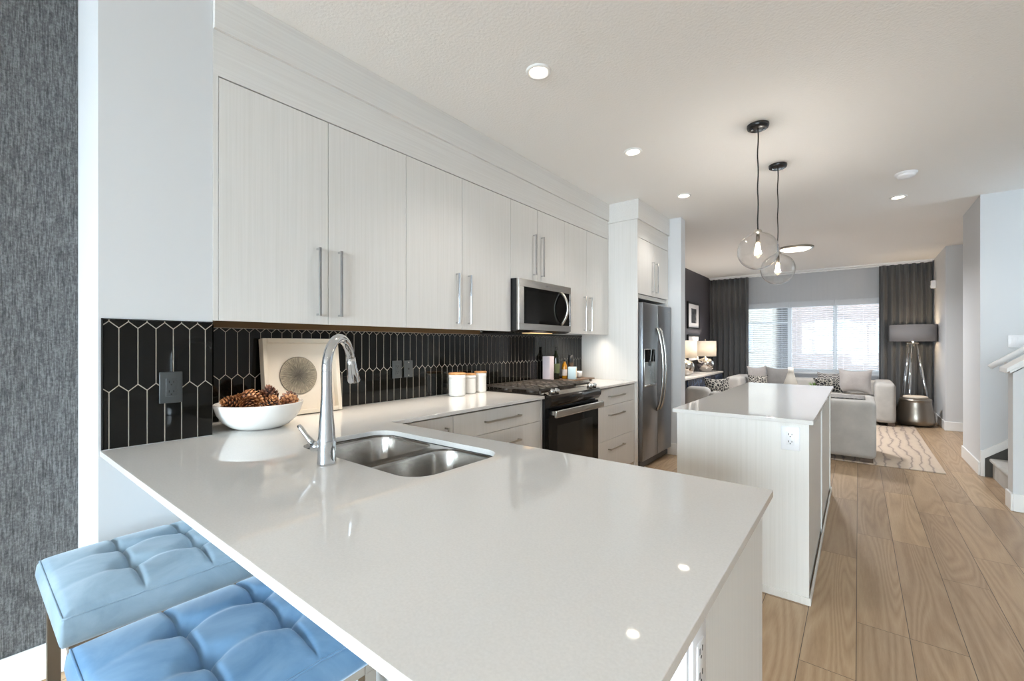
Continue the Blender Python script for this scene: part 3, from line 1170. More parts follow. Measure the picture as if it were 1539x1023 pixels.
# ================================================================== WORKTOPS
SK = rrect(-1.625, -0.945, 0.772, 1.160, 0.085)
L = [(-2.380, 0.652), (-2.380, 2.598), (-1.752, 2.598), (-1.752, 1.288), (-0.170, 1.288), (-0.170, 0.310), (-2.0600, 0.310), (-2.0600, 0.652)]
wt = MB().holed(L, [SK[::-1]], 0.895, 0.914).build('countertop', M['quartz'], bevel=0.0015, org=(-1.3, 0.9, 0.895))
tag(wt, 'white quartz worktop with sink cut-out, turning from wall run into the breakfast peninsula', 'countertop')
wt = MB().box(-2.380, -1.752, 3.370, 4.248, 0.895, 0.914).build('countertop', M['quartz'], bevel=0.0015)
tag(wt, 'short white quartz worktop between range and fridge enclosure', 'countertop')

# peninsula base: sink cabinets, textured end panel, white knee wall with an outlet
t = thing('peninsula_cabinet', (-1.0, 0.95, 0), 'pale wood-grain base under the sink peninsula with white knee wall end', 'cabinet')
MB().box(-1.745, -1.66, 0.745, 1.245, 0.0, 0.80).box(-0.90, -0.215, 0.745, 1.245, 0.0, 0.80).box(-1.66, -0.90, 0.745, 1.245, 0.0, 0.62).box(-1.745, -0.215, 1.205, 1.245, 0.62, 0.893).build('body', M['isl'], t)
MB().box(-0.215, -0.192, 0.745, 1.272, 0.0, 0.894).build('end_panel', M['isl'], t)
MB().box(-2.058, -0.195, 0.655, 0.743, 0.0, 0.894).build('knee_wall', M['wall'], t)
for i in range(3):
    a = -1.745 + i * 0.51
    dd = MB().box(a + 0.002, a + 0.507, 1.246, 1.265, 0.105, 0.885).build('door', M['cab'], t, bevel=0.001)
    q = MB()
    q.box(a + 0.06, a + 0.072, 1.287, 1.297, 0.5, 0.83).box(a + 0.061, a + 0.071, 1.264, 1.288, 0.505, 0.515).box(a + 0.061, a + 0.071, 1.264, 1.288, 0.815, 0.825)
    q.build('handle', M['nickel'], dd)
plate('wall_outlet', 'white outlet on the end of the peninsula knee wall, below the worktop edge', 'outlet', (-0.195, 0.700, 0.800), 'x', M['plate'], 0.072, 0.118, 'outlet')

# ================================================================== ISLAND
wt = MB().box(-0.840, -0.170, 2.558, 4.775, 0.893, 0.914).build('countertop', M['quartz'], bevel=0.0015)
tag(wt, 'white quartz top of the free-standing island, mirroring the living room window', 'countertop')
t = thing('kitchen_island', (-0.51, 3.65, 0), 'free-standing island base in pale vertical wood grain', 'island')
MB().box(-0.80, -0.225, 2.625, 4.72, 0.0, 0.892).build('body', M['isl'], t)
MB().box(-0.828, -0.190, 2.600, 2.625, 0.0, 0.892).build('end_panel', M['isl'], t, bevel=0.001)
MB().box(-0.828, -0.190, 4.720, 4.745, 0.0, 0.892).build('end_panel', M['isl'], t, bevel=0.001)
MB().box(-0.225, -0.200, 2.625, 3.64, 0.0, 0.892).build('back_panel', M['isl'], t)
MB().box(-0.225, -0.193, 3.64, 3.665, 0.0, 0.892).build('stile', M['trim'], t)
MB().box(-0.225, -0.200, 3.665, 4.72, 0.0, 0.892).build('back_panel', M['isl'], t)
MB().box(-0.834, -0.182, 2.592, 2.600, 0.0, 0.036).box(-0.190, -0.182, 2.600, 4.752, 0.0, 0.036).build('base_moulding', M['isl'], t, bevel=0.002)
plate('wall_outlet', 'white outlet on the island end panel just below the top', 'outlet', (-0.268, 2.600, 0.811), '-y', M['plate'], 0.080, 0.118, 'outlet')

# ================================================================== SINK AND FAUCET
t = thing('kitchen_sink', (-1.285, 0.965, 0.69), 'stainless double bowl undermount sink set into the peninsula', 'sink')


def basin(x0, x1, y0, y1, r, ztop, depth):
    q = MB()
    n = 8
    loops = []
    for (dz, ins) in ((0, 0), (0.012, 0.003), (depth - 0.045, 0.012), (depth - 0.018, 0.02), (depth - 0.004, 0.035), (depth, 0.06)):
        loops.append([(p[0], p[1], ztop - dz) for p in rrect(x0 + ins, x1 - ins, y0 + ins, y1 - ins, max(r - ins * 0.3, 0.02), n)])
    m = len(loops[0])
    vs = [v for l_ in loops for v in l_]
    fs = []
    for i in range(len(loops) - 1):
        for k in range(m):
            fs.append((i * m + k, i * m + (k + 1) % m, (i + 1) * m + (k + 1) % m, (i + 1) * m + k))
    fs.append(tuple((len(loops) - 1) * m + k for k in range(m)))
    return q.add(vs, fs, True)


B1 = (-1.622, -1.272, 0.778, 1.154, 0.075)
B2 = (-1.236, -0.948, 0.778, 1.154, 0.075)
MB().holed(rrect(-1.655, -0.915, 0.748, 1.19, 0.09), [rrect(*B1)[::-1], rrect(*B2)[::-1]], 0.886, 0.8935).build('rim', M['sink'], t)
for bb_, c in ((B1, (-1.447, 0.966)), (B2, (-1.092, 0.966))):
    bs = basin(*bb_, 0.886, 0.195).build('basin', M['sink'], t)
    MB().lathe([(0.045, 0.6935), (0.04, 0.694), (0.03, 0.6925), (0.0, 0.692)], c[0], c[1], 28).build('drain', M['chrome'], bs)

FX, FY = -1.292, 0.712
TH = math.radians(127)
cdx, sdx = math.cos(TH), math.sin(TH)
t = thing('kitchen_faucet', (FX, FY, 0.914), 'tall chrome pull-down faucet standing on the stool side of the sink', 'faucet')
MB().lathe([(0.0, 0.914), (0.0285, 0.914), (0.0285, 0.918), (0.027, 0.935), (0.0265, 0.985), (0.0258, 0.995), (0.0245, 1.0), (0.0235, 1.02), (0.019, 1.08), (0.0155, 1.14), (0.0150, 1.2)], FX, FY, 36).build('body', M['chrome'], t)
R_ = 0.098
pts = [(FX, FY, 1.18)]
for i in range(0, 25):
    a = PI - (PI - 0.30) * i / 24
    k = R_ + R_ * math.cos(a)
    pts.append((FX + k * cdx, FY + k * sdx, 1.205 + R_ * math.sin(a)))
MB().tube(pts, 0.0148, 20).build('spout', M['chrome'], t)
e = Vector(pts[-1])
dv = (e - Vector(pts[-2])).normalized()
q = MB()
q.tube([e - dv * 0.002, e + dv * 0.02, e + dv * 0.05, e + dv * 0.085, e + dv * 0.09], [0.0155, 0.0165, 0.019, 0.0215, 0.020], 24)
q.build('spray_head', M['chrome'], t)
lx, ly = math.cos(TH + PI / 2), math.sin(TH + PI / 2)
lev = MB()
lev.cyl((FX + lx * 0.018, FY + ly * 0.018, 0.968), (FX + lx * 0.046, FY + ly * 0.046, 0.968), 0.0165, 0.0155, 24)
lev.tube([(FX + lx * k, FY + ly * k, z) for k, z in ((0.040, 0.972), (0.052, 0.985), (0.064, 1.0), (0.080, 1.022), (0.088, 1.033))], [0.011, 0.0085, 0.0072, 0.0078, 0.006], 16)
lev.build('lever', M['chrome'], t)

# ================================================================== MICROWAVE
MX = -2.012
t = thing('microwave', (-2.2, 2.983, 1.386), 'stainless over-the-range microwave with black glass and curved handle', 'microwave')
MB().box(-2.376, MX, 2.606, 3.362, 1.39, 1.781).build('body', M['black'], t)
q = MB()
q.box(MX, MX + 0.022, 2.606, 3.362, 1.722, 1.781).box(MX, MX + 0.022, 2.606, 3.362, 1.392, 1.442)
q.box(MX, MX + 0.022, 2.606, 2.672, 1.442, 1.722).box(MX, MX + 0.022, 3.346, 3.362, 1.442, 1.722)
dd = q.build('door', M['steel'], t, bevel=0.002)
MB().box(MX + 0.004, MX + 0.019, 2.672, 3.346, 1.442, 1.722).build('door_glass', M['bglass'], dd)
MB().box(MX + 0.0185, MX + 0.0195, 2.70, 3.13, 1.468, 1.695).build('window_mesh', pbr('dark_mesh_window', (12, 13, 12), 0.12, spec=0.25), dd)
q = MB()
pts, rs = [], []
for i in range(17):
    u = i / 16
    pts.append((MX + 0.022 + 0.062 * math.sin(PI * u) ** 0.8, 3.205, 1.45 + 0.27 * u))
q.tube(pts, 0.0115, 14)
q.build('handle', M['nickel'], dd)
MB().box(MX + 0.0215, MX + 0.0228, 2.965, 2.985, 1.745, 1.757).box(MX + 0.0215, MX + 0.0228, 2.992, 3.022, 1.747, 1.755).build('badge', M['chrome'], dd)
MB().prism([(-2.36, 1.39), (MX + 0.018, 1.39), (MX - 0.03, 1.374), (-2.36, 1.374)], 'y', 2.61, 3.358).build('vent_base', M['bsteel'], t)

MB().box(-2.12, -2.04, 2.82, 3.14, 1.371, 1.375).build('task_light', M['led'], t)
d = bpy.data.lights.new('task_glow', 'AREA')
d.shape = 'RECTANGLE'
d.size = 0.07
d.size_y = 0.3
d.energy = 2.2
d.spread = math.radians(120)
d.color = (1.0, 0.86, 0.70)
o = bpy.data.objects.new('task_glow', d)
o.location = (-2.08, 2.98, 1.368)
COL.objects.link(o)

# ================================================================== RANGE
RY0, RY1 = 2.603, 3.365
t = thing('gas_range', (-2.03, 2.984, 0), 'black stainless slide-in gas range with cast iron grates', 'range')
MB().box(-2.37, -1.755, RY0, RY1, 0.02, 0.905).build('body', M['black'], t)
MB().box(-2.372, -1.745, RY0 - 0.006, RY1 + 0.004, 0.9155, 0.924).build('cooktop', M['bsteel'], t, bevel=0.002)
MB().prism([(-1.765, 0.935), (-1.715, 0.918), (-1.696, 0.895), (-1.700, 0.862), (-1.722, 0.833), (-1.755, 0.826), (-1.765, 0.826)], 'y', RY0 + 0.002, RY1 - 0.002, True).build('control_panel', M['bsteel'], t)
MB().prism([(-1.80, 0.924), (-1.765, 0.9365), (-1.713, 0.9185), (-1.713, 0.9165), (-1.80, 0.921)], 'y', RY0 + 0.002, RY1 - 0.002).build('control_shelf', M['steel'], t)
for i, y in enumerate((2.662, 2.722, 3.232, 3.302)):
    c = Vector((-1.738, y, 0.925))
    ax = Vector((0.42, 0, 0.9)).normalized()
    k = MB().cyl(c, c + ax * 0.008, 0.024, 0.0235, 24).build('knob', M['bsteel'], t)
    MB().cyl(c + ax * 0.008, c + ax * 0.034, 0.021, 0.0185, 24).build('knob_cap', M['chrome'], k)
dd = MB().box(-1.755, -1.722, RY0 + 0.004, RY1 - 0.004, 0.20, 0.818).build('oven_door', M['bglass'], t, bevel=0.003)
hb = MB().rbox(-1.684, -1.662, RY0 + 0.012, RY1 - 0.012, 0.762, 0.814, 0.006, 3)
for y in (RY0 + 0.04, RY1 - 0.04):
    hb.box(-1.724, -1.672, y - 0.012, y + 0.012, 0.778, 0.806)
hb.build('handle', M['steel'], dd)
MB().box(-1.7215, -1.7205, RY0 + 0.11, RY1 - 0.11, 0.30, 0.69).build('oven_window', pbr('oven_window_tint', (12, 13, 12), 0.1), dd)
MB().box(-1.755, -1.725, RY0 + 0.004, RY1 - 0.004, 0.045, 0.19).build('storage_drawer', M['bsteel'], t, bevel=0.003)
for y in (RY0 + 0.06, RY1 - 0.06):
    for x in (-2.3, -1.83):
        MB().cyl((x, y, 0), (x, y, 0.025), 0.018, n=12).build('foot', M['black'], t)
gw = (RY1 - RY0 - 0.03) / 3
for i in range(3):
    a = RY0 + 0.012 + i * (gw + 0.003)
    c = a + gw
    gx0, gx1 = -2.335, -1.80
    q = MB()
    z0, z1 = 0.946, 0.962
    q.box(gx0, gx1, a, a + 0.014, z0, z1).box(gx0, gx1, c - 0.014, c, z0, z1).box(gx0, gx0 + 0.014, a, c, z0, z1).box(gx1 - 0.014, gx1, a, c, z0, z1)
    for k in range(1, 3):
        y = a + (c - a) * k / 3
        q.box(gx0, gx1, y - 0.005, y + 0.005, z0 + 0.002, z1 + 0.002)
    for k in range(1, 8):
        x = gx0 + (gx1 - gx0) * k / 8
        q.box(x - 0.005, x + 0.005, a, c, z0 + 0.002, z1 + 0.002)
    for x in (gx0, gx1 - 0.014):
        for y in (a, c - 0.014):
            q.box(x, x + 0.014, y, y + 0.014, 0.923, z0 + 0.004)
    q.build('grate', M['iron'], t, bevel=0.0015)
for x, y, r in ((-2.2, 2.73, 0.042), (-1.95, 2.73, 0.05), (-2.07, 2.985, 0.05), (-2.2, 3.24, 0.04), (-1.95, 3.24, 0.052)):
    MB().lathe([(r, 0.9235), (r, 0.934), (r * 0.85, 0.938), (r * 0.8, 0.943), (0, 0.943)], x, y, 28).build('burner', M['iron'], t)

# ================================================================== FRIDGE
FXF = -1.700
t = thing('refrigerator', (-2.03, 4.70, 0), 'grey stainless side-by-side refrigerator with ice dispenser in its enclosure', 'refrigerator')
MB().box(-2.36, -1.775, 4.282, 5.122, 0.02, 1.70).build('body', pbr('fridge_side_grey', (60, 60, 62), 0.5), t)
MB().box(-1.775, -1.74, 4.285, 5.119, 0.02, 0.095).build('kick_grille', M['black'], t)


def fdoor(y0, y1):
    return MB().rbox(-1.765, FXF, y0, y1, 0.10, 1.708, 0.008, 3).build('door', M['fridge'], t)


q = MB()
d1 = fdoor(4.279, 4.693)
d2 = fdoor(4.699, 5.126)
MB().rbox(FXF - 0.004, FXF + 0.004, 4.312, 4.612, 0.846, 1.236, 0.003, 2).build('dispenser_frame', M['steel'], d1)
MB().box(FXF - 0.002, FXF + 0.006, 4.32, 4.604, 1.10, 1.228).build('dispenser_panel', M['bglass'], d1)
q = MB()
q.grid(lambda u, v: (FXF + 0.0048 - 0.0 * math.sin(PI * u), 4.324 + 0.276 * u, 0.87 + 0.225 * v), 10, 6)
q.build('dispenser_niche', pbr('dispenser_silver', (176, 184, 188), 0.2, 0.8), d1)
MB().rbox(FXF - 0.002, FXF + 0.02, 4.318, 4.606, 0.85, 0.872, 0.004, 2).build('drip_tray', M['steel'], d1)
MB().box(FXF + 0.004, FXF + 0.014, 4.43, 4.475, 1.06, 1.11).build('ice_chute', M['black'], d1)
for y, dr in ((4.655, d1), (4.742, d2)):
    pts = []
    for i in range(25):
        u = i / 24
        pts.append((FXF - 0.002 + 0.075 * math.sin(PI * u) ** 0.6, y, 0.575 + 0.885 * u))
    MB().tube(pts, 0.0135, 14).build('handle', M['steel'], dr)
MB().cyl((FXF - 0.001, 5.05, 1.64), (FXF + 0.002, 5.05, 1.64), 0.012, n=16).build('badge', M['chrome'], d2)

# ================================================================== COUNTER OBJECTS
BX, BY = -2.105, 0.845
Z0 = 0.9145
t = thing('serving_bowl', (BX, BY, Z0), 'white ceramic bowl heaped with pine cones on the quartz worktop', 'bowl')
prof = [(0.0, Z0 + 0.002), (0.088, Z0 + 0.0), (0.100, Z0 + 0.003), (0.122, Z0 + 0.014), (0.146, Z0 + 0.036), (0.164, Z0 + 0.066), (0.1745, Z0 + 0.098), (0.1765, Z0 + 0.108), (0.173, Z0 + 0.111), (0.169, Z0 + 0.107),
        (0.157, Z0 + 0.068), (0.139, Z0 + 0.040), (0.116, Z0 + 0.020), (0.09, Z0 + 0.010), (0.0, Z0 + 0.008)]
MB().lathe(prof, BX, BY, 64).build('bowl_body', M['ceramic'], t)


def cone_mesh(seed, hh, rr):
    rnd = random.Random(seed)
    q = MB()
    N = 68
    q.lathe([(0.0, -hh * 0.42), (rr * 0.42, -hh * 0.3), (rr * 0.5, 0.0), (rr * 0.28, hh * 0.3), (0.0, hh * 0.45)], 0, 0, 12)
    for i in range(N):
        u = (i + 0.5) / N
        z = -hh * 0.42 + hh * 0.92 * u
        prof_ = math.sin(PI * (0.12 + 0.86 * u ** 0.8)) ** 0.7
        r = rr * prof_
        a = i * 2.39996 + rnd.uniform(-0.1, 0.1)
        w_ = 0.0088 * (0.45 + 0.6 * prof_)
        ca, sa = math.cos(a), math.sin(a)
        til = 0.006 + 0.008 * u

        def pt(rad, tan, zz):
            return (rad * ca - tan * sa, rad * sa + tan * ca, zz)
        vs = [pt(r * 0.35, -w_ * 0.3, z - 0.003), pt(r * 0.35, w_ * 0.3, z - 0.003), pt(r * 0.92, w_, z + til * 0.7), pt(r * 1.12, 0.0, z + til + 0.003), pt(r * 0.92, -w_, z + til * 0.7),
              pt(r * 0.9, 0, z + til * 0.2 - 0.003)]
        q.add(vs, [(0, 1, 2, 3, 4), (1, 0, 5), (2, 1, 5), (3, 2, 5), (4, 3, 5), (0, 4, 5)])
    return q


CONES = [(0.0, -0.110, 0.102, 'pine cone at the bowl edge beside the black tile panel', 0),
         (0.072, -0.070, 0.106, 'pine cone low at the front rim, toward the tile panel', 0),
         (0.110, 0.0, 0.096, 'pine cone low at the front rim in the middle of the bowl', 0),
         (0.084, 0.092, 0.096, 'pine cone low at the front rim, toward the faucet', 0),
         (0.012, 0.126, 0.106, 'dark purplish pine cone at the bowl edge in front of the printed disc', 1),
         (-0.092, 0.062, 0.100, 'dark brown pine cone at the back of the bowl before the print', 1),
         (-0.095, -0.045, 0.100, 'pine cone at the back of the bowl, beside the frame corner', 0),
         (-0.005, -0.038, 0.126, 'light brown pine cone on top of the heap, nearer the tile panel', 0),
         (-0.014, 0.050, 0.126, 'dark brown pine cone on top of the heap, nearer the faucet', 1)]
cm = {0: cone_mesh(3, 0.080, 0.0365), 1: cone_mesh(5, 0.078, 0.0355)}
cb_ = {}
for i, (dx, dy, dz, lab, kind) in enumerate(CONES):
    rot = (1.1 + 0.9 * math.sin(i * 2.1), 0.5 * math.cos(i * 1.7), i * 1.31)
    loc = (BX + dx, BY + dy, Z0 + dz + 0.008)
    if kind not in cb_:
        o = cm[kind].build('pine_cone', M['coned'] if kind else M['cone'], org=(0, 0, 0))
        tag(o, lab, 'pine cone', 'pine cones in the white bowl')
        o.location = loc
        o.rotation_euler = rot
        cb_[kind] = o
    else:
        dup(cb_[kind], loc, lab, 'pine cones in the white bowl', rot)

# framed print leaning on the backsplash
t = thing('framed_print', (-2.33, 1.15, Z0), 'white shadow-box frame with a grey ringed disc, leaning on the tile', 'picture')
y0, y1, hh = 0.945, 1.348, 0.398
lean = math.asin(0.05 / hh)
fr = lambda k, u, v: (-2.309 - v * math.sin(lean) + k * math.cos(lean), u, Z0 + 0.0005 + v * math.cos(lean) + k * math.sin(lean))
q = MB()
q.box(-0.012, 0.034, y0, y0 + 0.022, 0, hh).box(-0.012, 0.034, y1 - 0.022, y1, 0, hh).box(-0.012, 0.034, y0 + 0.022, y1 - 0.022, 0, 0.022).box(-0.012, 0.034, y0 + 0.022, y1 - 0.022, hh - 0.022, hh)
q.T(fr).build('frame', pbr('whitewashed_frame', (216, 208, 194), 0.5), t, bevel=0.002)
MB().box(-0.010, -0.004, y0 + 0.02, y1 - 0.02, 0.02, hh - 0.02).T(fr).build('mat_board', pbr('cream_mat_board', (226, 218, 206), 0.7), t)
m, n, b, l = newmat('radiating_ink_disc')
tc = n.nodes.new('ShaderNodeTexCoord')
mp = n.nodes.new('ShaderNodeMapping')
mp.inputs['Location'].default_value = (0, -(1.131 - 1.15), -0.205)
l.new(tc.outputs['Object'], mp.inputs['Vector'])
sp = n.nodes.new('ShaderNodeSeparateXYZ')
l.new(mp.outputs[0], sp.inputs[0])
at = n.nodes.new('ShaderNodeMath')
at.operation = 'ARCTAN2'
l.new(sp.outputs['Z'], at.inputs[0])
l.new(sp.outputs['Y'], at.inputs[1])
cbn = n.nodes.new('ShaderNodeCombineXYZ')
am = n.nodes.new('ShaderNodeMath')
am.operation = 'MULTIPLY'
am.inputs[1].default_value = 16.0
l.new(at.outputs[0], am.inputs[0])
l.new(am.outputs[0], cbn.inputs['X'])
vl = n.nodes.new('ShaderNodeVectorMath')
vl.operation = 'LENGTH'
cy_ = n.nodes.new('ShaderNodeCombineXYZ')
l.new(sp.outputs['Y'], cy_.inputs['X'])
l.new(sp.outputs['Z'], cy_.inputs['Y'])
l.new(cy_.outputs[0], vl.inputs[0])
rm = n.nodes.new('ShaderNodeMath')
rm.operation = 'MULTIPLY'
rm.inputs[1].default_value = 14.0
l.new(vl.outputs['Value'], rm.inputs[0])
l.new(rm.outputs[0], cbn.inputs['Y'])
nf = noise(n, l, cbn.outputs[0], 2.2, 3.0, 0.7)
rr_ = n.nodes.new('ShaderNodeMath')
rr_.operation = 'MULTIPLY_ADD'
rr_.inputs[1].default_value = 3.2
rr_.inputs[2].default_value = -0.05
l.new(vl.outputs['Value'], rr_.inputs[0])
sm_ = n.nodes.new('ShaderNodeMath')
sm_.operation = 'ADD'
l.new(nf, sm_.inputs[0])
l.new(rr_.outputs[0], sm_.inputs[1])
l.new(ramp(n, l, sm_.outputs[0], [(0.42, (44, 42, 38)), (0.62, (112, 106, 94)), (0.85, (170, 160, 142))]), b.inputs['Base Color'])
b.inputs['Roughness'].default_value = 0.5
q = MB()
q.cyl((-0.004, 1.131, 0.205), (0.002, 1.131, 0.205), 0.097, n=64)
q.T(fr).build('printed_disc', m, t)
q = MB()
q.tube([(0.0, 1.131 + 0.0975 * math.cos(2 * PI * i / 64), 0.205 + 0.0975 * math.sin(2 * PI * i / 64)) for i in range(64)], 0.0016, 8, closed=True)
q.T(fr).build('disc_rim', pbr('disc_rim_dark', (52, 46, 40), 0.5), t)


# canisters with wooden lids
def canister(x, y, r, h, label, ridged=True):
    t = thing('canister', (x, y, Z0), label, 'canister', 'white canisters by the range')
    prof = [(0.0, Z0), (r * 0.86, Z0), (r * 0.95, Z0 + 0.006), (r * 0.985, Z0 + 0.016)]
    zz = Z0 + 0.02
    if ridged:
        while zz < Z0 + h - 0.03:
            prof += [(r * 0.985, zz), (r * 0.97, zz + 0.003), (r * 0.985, zz + 0.006)]
            zz += 0.0062
    prof += [(r, Z0 + h - 0.025), (r, Z0 + h), (r - 0.005, Z0 + h), (r - 0.006, Z0 + h - 0.02), (0, Z0 + h - 0.02)]
    MB().lathe(prof, x, y, 44).build('jar', M['ceramic'], t)
    zt = Z0 + h
    MB().lathe([(0.0, zt - 0.012), (r - 0.008, zt - 0.012), (r - 0.008, zt + 0.0005), (r + 0.001, zt + 0.001), (r + 0.001, zt + 0.011), (r - 0.003, zt + 0.013), (0.0, zt + 0.013)], x, y, 44).build('lid', M['bamboo'], t)
    return t


canister(-2.262, 2.232, 0.062, 0.152, 'largest white ribbed canister with a wooden lid, facing the outlets')
canister(-2.292, 2.395, 0.047, 0.138, 'middle white canister of three, half hidden by the largest one')
canister(-2.300, 2.522, 0.047, 0.148, 'small white canister with a wooden lid right beside the range grates')

# riser board with bottles and boxes next to the range
t = thing('riser_board', (-2.19, 3.72, Z0), 'small dark wooden riser board with bun feet, behind the range', 'board')
MB().rbox(-2.33, -2.10, 3.43, 4.02, Z0 + 0.018, Z0 + 0.032, 0.004, 3).build('board_top', M['darkwood'], t)
for x in (-2.30, -2.13):
    for y in (3.46, 3.985):
        MB().lathe([(0.0, Z0), (0.012, Z0), (0.016, Z0 + 0.009), (0.012, Z0 + 0.0185)], x, y, 16).build('foot', M['darkwood'], t)
ZR = Z0 + 0.0325
q = MB()
q.rbox(-2.345, -2.265, 3.440, 3.515, ZR, ZR + 0.222, 0.002, 2)
t = thing('tall_carton', (-2.305, 3.4775, ZR), 'tall pinkish white carton standing on the riser board', 'box')
q.build('carton', pbr('pinkish_white_card', (218, 204, 208), 0.5), t)
q = MB()
for i in range(5):
    q.box(-2.2652, -2.2646, 3.500, 3.506, ZR + 0.02 + i * 0.012, ZR + 0.028 + i * 0.012)
q.build('side_print', pbr('grey_card_print', (150, 138, 140), 0.6), t)


def bottle(x, y, prof, name, label, cat, mat, cap, caph, capr):
    t = thing(name, (x, y, ZR), label, cat)
    MB().lathe([(r, ZR + z) for r, z in prof], x, y, 28).build('bottle_body', mat, t)
    zt = ZR + prof[-1][1]
    MB().lathe([(0.0, zt - 0.002), (capr, zt - 0.002), (capr, zt + caph), (0.0, zt + caph)], x, y, 20).build('cap', cap, t)
    return t


dg = pbr('dark_green_bottle_glass', (18, 24, 12), 0.06, spec=0.6)
am_ = pbr('amber_oil_glass', (168, 112, 22), 0.08, spec=0.6)
tb = bottle(-2.285, 3.585, [(0, 0), (0.031, 0), (0.033, 0.004), (0.033, 0.2), (0.03, 0.222), (0.014, 0.252), (0.013, 0.28)], 'oil_bottle', 'tall dark green oil bottle behind the range', 'bottle', dg, M['black'], 0.03, 0.0145)
MB().lathe([(0.0335, ZR + 0.06), (0.0337, ZR + 0.061), (0.0337, ZR + 0.15), (0.0335, ZR + 0.151)], -2.285, 3.585, 28).build('bottle_label', pbr('olive_label', (86, 92, 56), 0.6), tb)
tb = bottle(-2.262, 3.70, [(0, 0), (0.024, 0), (0.025, 0.004), (0.025, 0.115), (0.022, 0.135), (0.011, 0.155), (0.011, 0.17)], 'small_oil_bottle', 'small amber oil bottle between the dark bottle and the pale blue carton', 'bottle', am_, M['black'], 0.02, 0.0125)
MB().lathe([(0.0254, ZR + 0.03), (0.0256, ZR + 0.031), (0.0256, ZR + 0.09), (0.0254, ZR + 0.091)], -2.262, 3.70, 28).build('bottle_label', pbr('pale_label', (200, 186, 176), 0.6), tb)
t = thing('pepper_mill', (-2.29, 3.865, ZR), 'dark wooden pepper mill standing behind the pale blue carton', 'pepper mill')
MB().lathe([(0, ZR), (0.03, ZR), (0.028, ZR + 0.05), (0.024, ZR + 0.10), (0.027, ZR + 0.15)], -2.29, 3.865, 24).build('mill_body', M['darkwood'], t)
MB().lathe([(0.027, ZR + 0.152), (0.029, ZR + 0.19), (0.025, ZR + 0.226), (0.0, ZR + 0.228)], -2.29, 3.865, 24).build('mill_top', M['black'], t)
t = thing('small_carton', (-2.175, 3.70, ZR), 'small pale blue and cream carton at the front of the riser board', 'box')
MB().rbox(-2.21, -2.135, 3.668, 3.735, ZR, ZR + 0.118, 0.002, 2).rotz(0.35, -2.17, 3.70).build('carton', pbr('pale_blue_card', (186, 206, 212), 0.5), t)
MB().box(-2.1352, -2.1342, 3.674, 3.729, ZR + 0.012, ZR + 0.106).rotz(0.35, -2.17, 3.70).build('front_print', pbr('cream_card_print', (224, 210, 186), 0.6), t)
t = thing('spice_cup', (-2.20, 3.872, ZR), 'small white stoneware cup at the end of the riser board', 'cup')
MB().lathe([(0, ZR), (0.02, ZR), (0.03, ZR + 0.02), (0.034, ZR + 0.05), (0.033, ZR + 0.068), (0.03, ZR + 0.068), (0.031, ZR + 0.05), (0.026, ZR + 0.02), (0, ZR + 0.008)], -2.20, 3.872, 28).build('cup_body', M['ceramic'], t)

# ================================================================== STOOLS


